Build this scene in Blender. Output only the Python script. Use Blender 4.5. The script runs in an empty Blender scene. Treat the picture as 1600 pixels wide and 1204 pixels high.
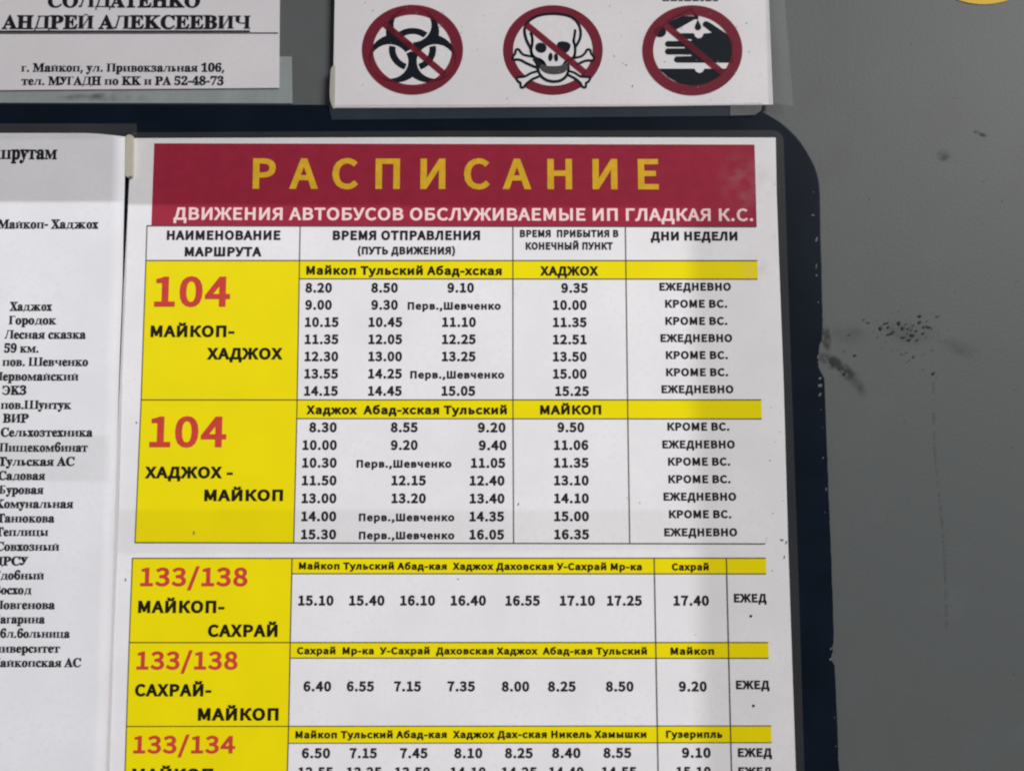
import bpy, bmesh, math, random
from mathutils import Vector, Matrix
random.seed(7)
sc = bpy.context.scene
COL = sc.collection
R = math.radians

# ------------------------------------------------------------------ camera, world, lights, exposure
PW, PH = 1600.0, 1204.0
FOC = 1500.0                       # focal length in photo pixels
PITCH = R(6.0)                     # the phone looks slightly up at the panel
CAM = Vector((0.0, -0.3125, 1.40))
cam = bpy.data.cameras.new('camera')
cam.sensor_fit = 'HORIZONTAL'; cam.sensor_width = 36.0; cam.lens = 36.0 * FOC / PW
cam.clip_start = 0.01; cam.clip_end = 50
cam_o = bpy.data.objects.new('camera', cam); COL.objects.link(cam_o)
cam_o.location = CAM; cam_o.rotation_euler = (R(90) + PITCH, 0, 0)
sc.camera = cam_o
cam.dof.use_dof = True; cam.dof.focus_distance = 0.3125; cam.dof.aperture_fstop = 5.0

world = bpy.data.worlds.new('World'); sc.world = world; world.use_nodes = True
wb = world.node_tree.nodes['Background']
wb.inputs[0].default_value = (0.93, 0.96, 1.0, 1); wb.inputs[1].default_value = 0.12

def area(name, loc, target, size, power, col):
    l = bpy.data.lights.new(name, 'AREA'); l.size = size; l.energy = power; l.color = col
    o = bpy.data.objects.new(name, l); COL.objects.link(o)
    o.location = loc
    o.rotation_euler = (Vector(target) - Vector(loc)).to_track_quat('-Z', 'Y').to_euler()
    return o
area('window_light', (1.35, -1.6, 2.5), (0.05, 0, 1.4), 0.9, 52, (1.0, 0.97, 0.95))

sc.view_settings.view_transform = 'Standard'; sc.view_settings.look = 'None'
sc.view_settings.exposure = 0; sc.view_settings.gamma = 1; sc.view_settings.use_curve_mapping = False
sc.cycles.filter_width = 2.1
sc.cycles.max_bounces = 8; sc.cycles.transparent_max_bounces = 24

# ------------------------------------------------------------------ wall plane helpers
CP, SP = math.cos(PITCH), math.sin(PITCH)
def at(px, py, d=0.0):
    """point on the panel (d metres in front of the wall face) that the photo shows at this spot"""
    x = (px - PW / 2) / FOC; y = (PH / 2 - py) / FOC
    dx, dy, dz = x, CP - y * SP, SP + y * CP
    t = (-d - CAM.y) / dy
    return Vector((CAM.x + dx * t, -d, CAM.z + dz * t))
def lean(px):                       # how a true vertical on the panel leans at this column
    return 6.9e-5 * (px - 765)

def thing(name, label, cat, px, py, d=0.0, group=None):
    o = bpy.data.objects.new(name, None); COL.objects.link(o)
    o.location = at(px, py, d); o.empty_display_size = 0.02
    o['label'] = label; o['category'] = cat
    if group: o['group'] = group
    return o
def origin(o):
    v = Vector((0, 0, 0))
    while o is not None:
        v += o.location; o = o.parent
    return v
def mesh(name, verts, faces, mat, parent=None, label=None, smooth=False):
    me = bpy.data.meshes.new(name)
    off = origin(parent)
    me.from_pydata([tuple(Vector(v) - off) for v in verts], [], faces)
    if mat: me.materials.append(mat)
    me.update()
    if smooth:
        for p in me.polygons: p.use_smooth = True
    o = bpy.data.objects.new(name, me); COL.objects.link(o)
    o.parent = parent
    if label: o['label'] = label
    return o
class Ink:
    """collects flat printed shapes, in photo pixels, on one layer"""
    def __init__(s, d): s.d = d; s.v = []; s.f = []; s.k = 0
    def poly(s, pts, sub=True):
        b = len(s.v); s.k += 1
        dd = s.d + (s.k % 11) * 3e-6
        s.v += [at(x, y, dd) for x, y in pts]
        s.f.append(tuple(range(b, b + len(pts))))
    def tris(s, pts, tri):
        b = len(s.v); s.k += 1
        dd = s.d + (s.k % 11) * 3e-6
        s.v += [at(x, y, dd) for x, y in pts]
        s.f += [tuple(b + i for i in t) for t in tri]
    def ring(s, cx, cy, rx, ry, ix, iy, n=96, icx=None, icy=None):
        icx = cx if icx is None else icx; icy = cy if icy is None else icy
        pts = []
        for k in range(n):
            a = 2 * math.pi * k / n
            pts += [(cx + rx * math.cos(a), cy + ry * math.sin(a)), (icx + ix * math.cos(a), icy + iy * math.sin(a))]
        s.tris(pts, [(2*k, (2*k+2) % (2*n), (2*k+3) % (2*n), 2*k+1) for k in range(n)])
    def disc(s, cx, cy, rx, ry=None, rot=0, n=40):
        ry = rx if ry is None else ry
        c, q = math.cos(rot), math.sin(rot)
        s.poly([(cx + rx*math.cos(a)*c - ry*math.sin(a)*q, cy + rx*math.cos(a)*q + ry*math.sin(a)*c) for a in (2*math.pi*k/n for k in range(n))])
    def stroke(s, pts, w, caps=True):
        for i in range(len(pts) - 1):
            a, b = Vector(pts[i]), Vector(pts[i+1]); t = (b - a)
            if t.length < 1e-6: continue
            t.normalize(); n = Vector((-t.y, t.x)) * w / 2
            s.poly([a - n, b - n, b + n, a + n])
        if caps:
            for p in pts: s.disc(p[0], p[1], w/2, n=14)
    def build(s, name, mat, parent, label=None):
        o = mesh(name, s.v, s.f, mat, parent, label)
        bm = bmesh.new(); bm.from_mesh(o.data)
        for f in bm.faces:
            if len(f.verts) > 4: pass
        bmesh.ops.triangulate(bm, faces=[f for f in bm.faces if len(f.verts) > 4])
        for f in bm.faces:
            f.normal_update()
            if f.normal.y > 0: f.normal_flip()
        bm.to_mesh(o.data); bm.free()
        return o
def smooth_line(pts, n=5, closed=False):
    out = []; m = len(pts)
    rng = range(m if closed else m - 1)
    for i in rng:
        g = lambda k: Vector(pts[k % m] if closed else pts[max(0, min(m-1, k))])
        p0, p1, p2, p3 = g(i-1), g(i), g(i+1), g(i+2)
        for k in range(n):
            t = k / n
            out.append(tuple(0.5*((2*p1) + (p2-p0)*t + (2*p0-5*p1+4*p2-p3)*t*t + (3*p1-p0-3*p2+p3)*t**3)))
    if not closed: out.append(tuple(pts[-1]))
    return out
def slab(name, outline, d0, d1, mat, parent, bevel=0.0, label=None):
    """outline in photo pixels (at its front face), extruded from d0 (back) to d1 (front)"""
    bm = bmesh.new(); off = origin(parent)
    fr = [bm.verts.new(at(x, y, d1) - off) for x, y in outline]
    bk = []
    for v in fr:
        bk.append(bm.verts.new((v.co.x, -d0 - off.y, v.co.z)))
    n = len(fr)
    face = bm.faces.new(fr); bm.faces.new(bk[::-1])
    for i in range(n): bm.faces.new((fr[i], bk[i], bk[(i+1) % n], fr[(i+1) % n]))
    bmesh.ops.recalc_face_normals(bm, faces=bm.faces)
    if bevel:
        bmesh.ops.bevel(bm, geom=[e for e in face.edges], offset=bevel, segments=3, affect='EDGES', profile=0.6)
    big = [f for f in bm.faces if len(f.verts) > 4]
    bmesh.ops.triangulate(bm, faces=big)
    me = bpy.data.meshes.new(name); bm.to_mesh(me); bm.free()
    me.materials.append(mat)
    o = bpy.data.objects.new(name, me); COL.objects.link(o); o.parent = parent
    if label: o['label'] = label
    return o

# ------------------------------------------------------------------ lettering: outlines of two alphabets
GLYPHS = {'sans': (
'А331:-4,0 76,0 112,113 223,113 258,0 341,0 206,400 131,400/133,181 145,217 164,279 168,292 171,279 191,217 202,181|Б351:51,0 187,0 245,7 292,30 323,71 334,128 323,182 290,219 242,239 184,245 129,245 129,329 310,329 310,400 51,400/129,69 129'
',177 176,177 215,174 239,164 252,150 257,126 252,100 239,83 215,73 177,69|В355:51,0 185,0 245,7 294,30 328,69 340,124 328,175 297,210 282,216 289,220 311,254 318,295 307,343 276,377 231,395 176,400 51,400/129,244 129,332 169,332 212,326 233'
',313 240,288 234,265 213,250 166,244/129,69 129,176 176,176 226,169 253,153 261,125 256,100 242,84 216,73 176,69|Г305:51,0 129,0 129,329 294,329 294,400 51,400|Д383:92,0 298,0 298,-106 369,-106 375,27 375,71 334,71 334,400 119,400 100,287 8'
'3,191 65,116 50,80 41,71 15,71 15,27 20,-106 92,-106/125,71 137,98 156,177 170,260 182,329 256,329 256,71|Е321:51,0 300,0 300,71 129,71 129,174 268,174 268,245 129,245 129,329 294,329 294,400 51,400|Ж477:-8,0 80,0 175,175 204,175 204,0 279,'
'0 279,175 308,175 403,0 491,0 369,212 405,293 420,320 430,329 440,331 442,330 464,324 478,400 453,406 439,407 403,400 371,376 343,330 304,245 279,245 279,400 204,400 204,245 179,245 140,330 113,376 81,400 44,407 30,406 5,400 18,324 41,330 4'
'3,331 53,329 63,320 79,293 115,212|З337:172,-7 228,1 276,26 309,66 320,120 309,172 278,208 262,215 272,221 294,255 301,297 291,343 263,379 221,400 168,407 121,401 79,384 34,349 77,295 126,326 167,334 198,328 217,314 224,291 217,266 194,250 '
'146,244 102,244 102,176 158,176 198,172 224,162 238,146 243,124 233,93 209,73 171,66 137,70 106,82 63,117 18,60 71,18 118,-1|И394:51,0 124,0 265,242 274,257 272,210 272,0 350,0 350,400 276,400 135,159 126,143 128,192 128,400 51,400|Й394:51,'
'0 124,0 265,242 274,257 272,210 272,0 350,0 350,400 276,400 135,159 126,143 128,192 128,400 51,400;202,398 247,405 279,425 297,454 307,504 234,504 227,471 219,460 202,456 186,460 177,471 170,504 98,504 108,454 126,425 157,405|К351:51,0 129,'
'0 129,175 168,175 281,0 369,0 231,212 276,292 293,320 303,329 312,331 315,331 336,327 350,400 324,406 310,407 275,400 244,376 215,331 167,245 129,245 129,400 51,400|Л379:49,-7 84,0 113,27 134,73 151,144 185,329 257,329 257,0 335,0 335,400 1'
'22,400 99,270 77,156 61,94 49,73 40,70 37,70 14,77 -3,3 29,-5|М433:51,0 124,0 124,220 124,226 193,37 246,37 314,226 314,220 314,0 389,0 389,400 306,400 232,192 220,156 208,192 134,400 51,400|Н391:51,0 129,0 129,174 269,174 269,0 347,0 347,4'
'00 269,400 269,246 129,246 129,400 51,400|О398:202,-7 273,8 328,51 363,116 376,201 363,286 328,351 273,393 202,407 132,393 77,351 41,286 29,201 41,116 77,51 132,8/202,66 165,75 136,101 116,143 109,201 116,259 135,300 164,325 202,334 240,325'
' 269,300 289,259 296,201 289,143 269,101 240,75|П388:51,0 129,0 129,329 265,329 265,0 343,0 343,400 51,400|Р343:51,0 129,0 129,147 175,147 233,154 282,178 314,219 325,276 314,334 281,373 232,394 172,400 51,400/129,216 129,331 165,331 205,32'
'7 229,318 242,303 247,276 242,248 229,231 206,220 167,216|С346:205,-7 254,0 296,20 340,61 294,114 259,82 235,70 208,66 167,75 136,101 116,143 109,201 116,259 137,300 168,325 209,334 233,330 254,320 286,293 331,347 292,381 254,399 208,407 13'
'7,392 80,351 42,285 29,200 42,114 79,49 135,7|Т326:127,0 206,0 206,329 317,329 317,400 16,400 16,329 127,329|У314:93,-7 139,4 174,33 197,76 328,400 246,400 178,225 165,190 152,226 78,400 -5,400 127,102 123,90 109,74 87,68 78,69 54,77 36,3 6'
'9,-5|Ф436:185,-7 258,-7 258,49 314,58 369,88 405,137 417,201 405,265 369,314 314,343 258,352 258,407 185,407 185,352 129,343 73,314 38,265 26,201 38,137 73,88 129,58 185,49/185,117 157,121 127,139 109,165 103,201 109,237 127,263 157,280 185'
',284/258,284 285,280 315,263 333,237 339,201 333,165 315,139 285,122 258,117|Х313:-3,0 83,0 140,108 155,137 158,142 176,108 235,0 323,0 206,204 315,400 230,400 176,297 163,272 162,269 160,272 147,298 92,400 4,400 114,206|Ц386:301,-106 372,-'
'106 377,27 377,71 337,71 337,400 258,400 258,71 129,71 129,400 51,400 51,0 301,0|Ч361:239,0 317,0 317,400 239,400 239,222 226,220 192,219 156,222 133,233 120,252 115,285 115,400 38,400 38,283 48,222 79,179 127,155 187,149 226,150 239,152|Ш5'
'11:51,0 467,0 467,400 389,400 389,71 296,71 296,400 220,400 220,71 128,71 128,400 51,400|Щ516:51,0 430,0 430,-106 502,-106 508,27 508,71 467,71 467,400 389,400 389,71 296,71 296,400 220,400 220,71 128,71 128,400 51,400|Ъ430:134,0 262,0 320,'
'7 369,30 400,71 411,129 399,183 365,221 316,243 258,249 213,249 213,400 16,400 16,329 134,329/213,69 213,179 250,179 299,173 325,155 334,127 329,101 316,84 292,73 254,69|Ы473:51,0 172,0 231,7 280,30 312,71 322,129 311,184 278,222 230,243 17'
'1,249 129,249 129,400 51,400/129,69 129,179 163,179 212,173 236,156 244,127 239,101 226,84 202,73 164,69/351,0 429,0 429,400 351,400|Ь351:51,0 183,0 242,7 290,30 322,72 332,129 321,184 288,222 240,243 181,249 129,249 129,400 51,400/129,69 1'
'29,179 173,179 222,173 247,156 255,127 250,101 237,84 213,73 174,69|Э346:90,174 242,174 236,134 216,95 188,74 151,66 120,70 94,83 57,114 12,60 58,20 102,0 153,-7 221,7 276,47 311,112 323,200 311,287 277,353 222,393 153,407 104,400 63,381 20'
',348 65,294 111,326 151,334 187,327 215,308 234,275 240,245 90,245|Ю535:345,66 310,75 282,100 264,143 257,201 264,259 282,301 310,325 345,334 380,325 407,301 425,259 432,201 425,143 407,100 380,75/345,-7 414,8 467,51 501,117 512,201 501,286'
' 467,351 413,392 345,407 282,395 231,359 197,304 184,246 129,246 129,400 51,400 51,0 129,0 129,174 182,174 193,109 227,47 278,7|Я352:185,225 141,232 119,250 110,282 115,305 127,319 149,328 184,331 230,331 230,225/0,0 91,0 186,156 230,156 23'
'0,0 308,0 308,400 176,400 121,394 75,374 43,337 32,281 44,223 78,183 108,170|а308:124,-7 162,-1 196,15 204,21 207,0 274,0 274,185 269,234 249,275 214,303 164,312 118,305 79,291 36,266 68,207 117,233 156,241 181,234 193,216 195,202 133,191 7'
'7,169 41,134 29,87 42,36 76,4/137,63 120,66 110,74 106,89 114,110 146,128 197,139 197,90 169,70|б331:175,-7 228,4 271,37 300,87 310,151 301,210 276,256 235,285 185,295 146,289 115,274 119,293 140,324 174,341 229,351 262,358 300,375 285,447 '
'246,432 213,426 140,409 80,370 43,297 30,181 39,104 67,44 113,6/106,187 128,211 151,224 172,227 204,218 224,193 231,151 223,103 202,74 173,64 145,70 124,89 111,123 106,173|в310:46,0 172,0 219,5 258,21 286,51 295,94 286,134 260,161 257,162 2'
'76,186 283,220 274,259 248,286 211,300 167,305 46,305/123,190 123,240 161,240 191,236 202,228 206,215 202,203 190,194 158,190/123,64 123,126 162,126 197,121 213,110 217,96 213,80 198,69 165,64|г256:46,0 124,0 124,236 248,236 248,305 46,305|'
'д324:87,0 242,0 242,-96 312,-96 318,24 318,69 278,69 278,305 79,305 63,170 52,105 41,76 34,69 11,69 11,24 16,-96 87,-96/113,69 122,88 134,157 144,236 201,236 201,69|е304:172,-7 227,2 284,30 253,89 209,67 178,62 140,72 115,99 108,126 285,126'
' 288,152 289,168 281,225 257,271 217,301 164,312 112,301 68,268 37,218 26,152 37,86 68,36 115,4/108,190 115,212 137,235 165,243 193,235 210,214 214,190|ж407:-5,0 82,0 151,123 170,123 170,0 243,0 243,123 263,123 331,0 418,0 322,160 341,207 3'
'52,227 359,234 366,235 368,235 387,230 401,304 378,311 366,312 333,306 304,284 281,244 260,192 243,192 243,305 170,305 170,192 154,192 133,244 110,284 81,306 48,312 35,311 12,304 27,230 46,235 47,235 55,234 62,227 73,207 92,160|з282:140,-7 '
'186,0 226,18 255,49 266,91 256,132 231,160 225,162 228,164 247,190 254,222 244,262 218,291 181,307 139,312 81,303 21,271 56,214 101,238 136,243 160,239 172,231 177,217 173,204 158,195 127,190 80,190 80,126 133,126 166,121 182,111 187,95 181'
',79 164,67 136,62 100,67 52,94 14,39 62,9 100,-3|и342:46,0 113,0 222,164 228,173 226,130 226,0 303,0 303,305 235,305 127,141 121,131 123,174 123,305 46,305|й342:46,0 113,0 222,164 228,173 226,130 226,0 303,0 303,305 235,305 127,141 121,131 '
'123,174 123,305 46,305/176,321 222,330 255,354 273,387 283,440 213,440 206,401 196,387 176,381 156,387 145,401 139,440 69,440 79,386 97,354 130,330|к305:46,0 124,0 124,123 153,123 229,0 317,0 213,161 233,207 244,228 251,234 259,235 260,235 '
'279,230 293,304 271,311 259,312 226,307 197,285 174,245 150,192 124,192 124,305 46,305|л323:48,-7 90,6 120,42 134,97 150,236 206,236 206,0 283,0 283,305 86,305 64,114 57,85 49,73 40,70 38,70 18,75 3,2 30,-5|м381:46,0 119,0 119,139 119,143 1'
'68,26 219,26 268,144 268,139 268,0 341,0 341,305 262,305 206,166 195,135 183,166 125,305 46,305|н341:46,0 124,0 124,122 224,122 224,0 301,0 301,305 224,305 224,193 124,193 124,305 46,305|о330:168,-7 222,4 268,36 299,86 310,152 299,219 268,2'
'69 222,301 168,312 114,301 68,269 37,219 26,152 37,86 68,36 114,4/168,64 136,74 114,104 105,152 114,201 136,230 168,240 200,230 223,201 231,152 223,104 200,74|п336:46,0 124,0 124,236 219,236 219,0 296,0 296,305 46,305|р337:46,-115 124,-115 '
'124,-7 124,12 138,3 182,-7 234,4 277,37 306,89 317,156 309,218 286,268 246,301 192,312 140,299 116,283 113,305 46,305/174,64 150,69 124,85 124,212 153,233 181,241 206,235 223,220 234,194 237,156 232,115 218,87 199,70|с282:170,-7 223,3 280,3'
'8 243,97 202,70 174,64 146,70 125,86 111,114 105,152 111,190 126,218 148,235 175,241 198,236 233,212 275,267 239,293 210,307 173,312 117,301 70,269 38,219 26,152 37,86 67,36 113,4|т284:106,0 183,0 183,236 275,236 275,305 15,305 15,236 106,2'
'36|у287:68,-118 121,-103 159,-65 183,-13 293,305 215,305 162,142 152,108 140,143 81,305 -1,305 115,15 111,0 98,-26 83,-42 63,-48 57,-47 32,-40 15,-107 46,-116|ф437:183,-115 260,-115 260,-11 259,2 265,-1 298,-7 344,5 383,38 408,89 417,156 41'
'0,218 389,267 352,300 302,312 266,305 259,301 260,316 260,432 183,432 183,316 184,303 180,305 146,312 99,300 61,267 35,217 27,152 34,87 58,37 96,4 146,-7 181,0 184,2 183,-11/157,64 130,74 113,102 106,152 113,202 132,231 155,241 171,238 184,'
'230 184,75 172,67/288,64 273,67 259,75 259,229 273,238 289,241 316,231 332,204 338,156 330,104 312,74|х276:-5,0 81,0 122,72 136,97 138,100 140,96 155,71 200,0 288,0 187,154 280,305 195,305 156,237 144,213 144,213 143,214 130,237 89,305 2,30'
'5 95,158|ц336:256,-96 326,-96 332,24 332,69 292,69 292,305 215,305 215,69 124,69 124,305 46,305 46,0 256,0|ч313:195,0 273,0 273,305 195,305 195,175 187,173 168,172 132,178 116,190 111,216 111,305 34,305 34,213 42,164 67,129 107,109 157,103 '
'188,105 195,106|ш446:46,0 406,0 406,305 329,305 329,69 264,69 264,305 188,305 188,69 123,69 123,305 46,305|щ450:46,0 370,0 370,-96 440,-96 446,24 446,69 406,69 406,305 329,305 329,69 264,69 264,305 188,305 188,69 123,69 123,305 46,305|ы404:'
'46,0 147,0 195,5 235,24 262,57 271,103 262,148 235,181 195,199 147,204 124,204 124,305 46,305/124,68 124,137 140,137 174,132 189,121 194,103 189,84 174,73 140,68/286,0 364,0 364,305 286,305|ь301:46,0 160,0 208,5 248,24 275,57 284,103 275,14'
'8 248,181 208,199 160,204 124,204 124,305 46,305/124,68 124,137 153,137 187,132 202,121 207,103 202,84 187,73 153,68|э282:65,126 182,126 178,105 164,81 143,67 115,62 84,68 43,94 7,39 63,3 118,-7 175,3 221,34 251,84 261,152 251,221 221,272 1'
'75,302 122,312 81,306 49,293 13,265 53,214 89,237 118,243 150,235 172,213 179,190 65,190|ю440:284,64 255,74 234,103 225,152 234,201 255,230 284,240 313,230 333,201 341,152 333,103 313,74/287,-7 339,4 382,36 410,86 420,152 410,218 382,269 33'
'9,301 287,312 237,303 196,276 166,234 155,192 124,192 124,305 46,305 46,0 124,0 124,120 154,120 164,76 193,31 236,3|я314:171,173 139,178 123,189 117,207 122,223 138,233 171,238 196,238 196,173/3,0 94,0 169,108 196,108 196,0 274,0 274,305 16'
'1,305 115,300 76,284 49,253 39,208 49,164 76,132 93,124|0304:156,-7 211,7 253,48 278,113 286,201 278,288 253,353 211,393 156,407 100,393 58,353 33,288 25,201 33,113 58,48 100,7/156,63 136,69 119,91 106,134 101,201 106,268 119,311 136,332 15'
'6,338 175,332 192,311 205,268 210,201 205,134 192,91 175,69|1304:44,0 278,0 278,70 204,70 204,400 150,400 114,384 61,370 61,313 127,313 127,70 44,70|2304:22,0 285,0 285,71 167,71 148,71 178,102 225,162 257,222 268,283 260,333 234,373 195,39'
'8 145,407 97,399 58,378 13,337 63,289 95,320 116,333 139,337 168,330 185,311 191,281 174,220 121,146 22,50|3304:148,-7 199,1 242,25 272,63 283,115 270,166 238,203 222,210 234,217 261,252 270,299 261,344 234,379 195,400 146,407 103,400 65,38'
'3 21,349 66,296 110,329 145,337 171,332 185,318 191,295 187,274 175,258 149,246 89,239 89,175 155,169 185,156 199,139 204,116 196,88 177,70 145,64 113,69 87,82 52,112 9,58 50,22 93,1|4304:171,0 246,0 246,102 295,102 295,170 246,170 246,400 '
'171,400 10,152 10,102 171,102/171,170 103,170 171,271 171,267|5304:148,-7 198,3 242,31 273,76 284,135 274,194 247,236 206,261 157,269 123,265 120,263 126,329 266,329 266,400 56,400 43,204 83,178 118,198 144,202 177,194 197,172 205,135 196,9'
'6 174,72 142,64 110,69 84,81 50,111 7,55 50,21 92,1|6304:167,-7 214,3 253,31 280,74 289,129 281,185 257,227 219,252 171,261 136,254 108,239 111,268 129,310 153,331 182,337 207,331 242,303 289,354 252,386 219,401 180,407 122,395 73,355 40,28'
'8 28,192 38,108 66,45 111,6/105,159 123,178 145,191 162,194 191,186 207,166 213,129 206,92 189,69 167,62 137,72 116,105|7304:98,0 178,0 186,112 202,194 233,270 287,352 287,400 25,400 25,329 192,329 147,252 114,144|8304:157,-7 209,1 250,25 2'
'78,60 288,104 278,154 251,190 233,204 245,216 266,250 275,292 267,338 243,374 206,398 158,406 112,398 75,376 49,341 40,296 49,255 69,223 82,211 63,197 34,158 23,107 33,61 62,25 104,1/177,235 149,248 124,269 115,297 120,319 135,334 157,339 1'
'82,333 197,316 203,290 195,258/157,60 125,67 104,85 96,112 101,138 116,162 133,176 171,160 201,137 211,105 205,82 187,66|9304:135,-7 191,6 239,47 272,116 284,216 274,297 245,357 200,394 144,407 96,397 57,369 31,326 22,271 30,216 54,174 92,1'
'48 139,139 175,146 203,161 200,132 182,91 159,70 132,64 105,70 68,97 22,45 60,14 93,-1/207,244 188,223 167,210 148,206 120,214 103,235 97,271 104,309 121,331 145,339 168,333 186,316 201,285|.165:86,-7 111,0 129,18 135,44 129,70 111,89 86,96'
' 61,89 43,70 36,44 43,18 61,0|,165:46,-103 104,-66 133,-25 143,25 137,60 119,86 89,96 64,90 44,73 37,47 44,21 63,4 73,2 72,-6 58,-24 23,-46|-200:23,123 183,123 183,190 23,190|/222:0,-90 67,-90 227,431 160,431|(195:129,-103 185,-78 143,11 12'
'3,90 116,172 123,254 143,333 185,421 129,448 81,355 55,268 46,172 55,76 81,-11|)195:73,-103 120,-11 146,76 155,172 146,268 120,355 73,448 16,422 58,333 79,254 86,172 79,90 58,11 16,-78'), 'bold': (
'А330:-8,0 89,0 123,107 215,107 248,0 348,0 212,400 127,400/150,192 157,213 169,254 182,213 188,192|Б349:48,0 188,0 246,7 294,31 327,73 337,131 326,187 291,227 242,247 186,253 142,253 142,313 314,313 314,400 48,400/142,85 142,169 177,169 212'
',166 231,158 240,148 244,129 240,109 231,97 212,89 178,85|В354:48,0 186,0 245,7 296,30 331,71 343,128 331,181 298,218 296,218 315,247 323,290 311,341 278,377 231,395 178,400 48,400/142,251 142,315 170,315 208,311 223,301 228,284 224,268 208'
',257 167,251/142,85 142,167 177,167 222,161 242,149 248,128 244,110 234,98 212,89 177,85|Г306:48,0 142,0 142,313 300,313 300,400 48,400|Д380:107,0 283,0 283,-100 370,-100 377,35 377,87 337,87 337,400 115,400 96,284 79,193 63,124 49,92 45,87'
' 14,87 14,35 20,-100 107,-100/144,87 149,100 168,176 181,255 191,313 243,313 243,87|Е321:48,0 305,0 305,87 142,87 142,165 275,165 275,253 142,253 142,313 300,313 300,400 48,400|Ж469:-15,0 92,0 182,166 194,166 194,0 285,0 285,166 297,166 388'
',0 494,0 372,212 404,284 417,308 424,313 429,314 429,314 459,305 476,397 442,405 427,406 389,400 355,374 327,328 293,252 285,252 285,400 194,400 194,252 187,252 152,328 125,374 90,400 52,406 37,405 4,397 19,305 50,314 55,313 62,308 76,284 1'
'08,212|З336:173,-6 230,2 278,26 312,68 325,124 313,178 280,216 278,217 299,249 306,292 296,341 266,378 222,399 170,406 122,400 80,383 28,344 81,277 133,310 169,317 194,313 207,303 212,286 207,269 191,257 148,251 97,251 97,167 160,167 195,16'
'4 217,155 227,144 230,128 223,104 204,89 172,82 142,86 116,97 68,135 13,65 72,19 120,0|И390:48,0 134,0 259,214 259,209 259,0 352,0 352,400 266,400 141,186 141,193 141,400 48,400|Й390:48,0 134,0 259,214 259,209 259,0 352,0 352,400 266,400 14'
'1,186 141,193 141,400 48,400;202,378 249,386 282,407 301,438 313,498 224,498 217,462 212,456 202,453 192,456 188,462 180,498 91,498 103,438 122,407 156,386|К349:48,0 142,0 142,166 164,166 272,0 379,0 241,212 280,282 296,308 302,313 307,314 '
'308,314 337,309 354,397 320,405 304,406 267,400 235,374 206,329 163,252 142,252 142,400 48,400|Л376:57,-6 94,1 125,29 147,76 163,145 194,313 244,313 244,0 338,0 338,400 117,400 94,268 74,160 59,103 49,87 47,86 16,96 -5,5 35,-5|М428:48,0 138'
',0 138,168 186,35 251,35 299,168 299,0 389,0 389,400 294,400 221,196 219,189 216,196 144,400 48,400|Н388:48,0 142,0 142,165 256,165 256,0 350,0 350,400 256,400 256,253 142,253 142,400 48,400|О394:202,-7 273,8 329,51 365,117 377,201 365,285 '
'329,350 273,392 202,407 131,392 75,350 40,285 27,201 40,117 75,51 131,8/202,83 171,90 147,112 130,149 123,201 130,253 147,289 171,310 202,317 234,310 258,289 275,253 281,201 275,149 258,112 233,90|П384:48,0 142,0 142,313 252,313 252,0 346,0'
' 346,400 48,400|Р342:48,0 142,0 142,140 176,140 235,147 284,171 318,214 329,272 318,332 283,373 233,394 174,400 48,400/142,225 142,314 166,314 202,312 222,304 231,293 235,272 231,250 222,237 203,229 168,225|С345:204,-7 254,0 296,21 347,67 2'
'90,132 250,96 230,86 208,83 173,90 147,112 130,149 123,201 130,253 148,289 174,310 209,317 229,314 246,306 283,274 339,341 293,380 255,399 207,407 136,392 78,350 40,284 27,200 40,115 77,50 134,8|Т326:121,0 215,0 215,313 321,313 321,400 15,4'
'00 15,313 121,313|У315:99,-6 147,4 183,35 206,78 336,400 237,400 170,228 167,219 163,228 91,400 -11,400 120,106 118,101 108,89 92,85 86,85 54,95 33,6 74,-5|Ф431:176,-6 265,-6 265,48 312,55 368,86 404,136 416,201 404,266 368,316 311,346 265,'
'353 265,406 176,406 176,353 129,346 73,316 37,266 24,201 37,136 73,86 129,55 176,48/176,133 163,135 138,149 123,170 117,201 123,232 137,252 163,266 176,269/265,269 278,266 303,252 317,232 323,201 317,170 303,149 278,135 265,133|Х314:-10,0 9'
'5,0 152,108 160,124 168,108 228,0 334,0 217,204 326,400 222,400 169,297 164,287 158,298 103,400 -3,400 107,206|Ц383:286,-100 373,-100 378,35 378,87 340,87 340,400 246,400 246,87 142,87 142,400 48,400 48,0 286,0|Ч359:227,0 321,0 321,400 227,'
'400 227,229 224,229 193,228 161,231 143,239 133,253 129,282 129,400 36,400 36,278 46,217 78,172 128,148 187,141 226,143 227,143|Ш501:48,0 464,0 464,400 370,400 370,87 302,87 302,400 209,400 209,87 141,87 141,400 48,400|Щ506:48,0 409,0 409,-'
'100 497,-100 503,35 503,87 464,87 464,400 370,400 370,87 302,87 302,400 209,400 209,87 141,87 141,400 48,400|Ъ424:128,0 259,0 317,7 367,31 400,74 411,133 399,189 363,229 313,250 256,257 222,257 222,400 15,400 15,313 128,313/222,86 222,171 2'
'47,171 291,165 311,151 317,130 313,110 304,98 285,89 251,86|Ы466:48,0 174,0 233,7 282,31 315,74 326,133 315,189 281,229 231,250 173,257 142,257 142,400 48,400/142,86 142,171 164,171 207,165 226,152 232,130 228,110 219,98 199,89 165,86/334,0'
' 428,0 428,400 334,400|Ь349:48,0 184,0 242,7 292,31 325,74 336,133 324,189 290,229 241,250 183,257 142,257 142,400 48,400/142,86 142,171 174,171 217,165 236,152 242,130 238,110 229,98 209,89 175,86|Э345:86,165 229,165 225,140 208,107 185,89'
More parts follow.
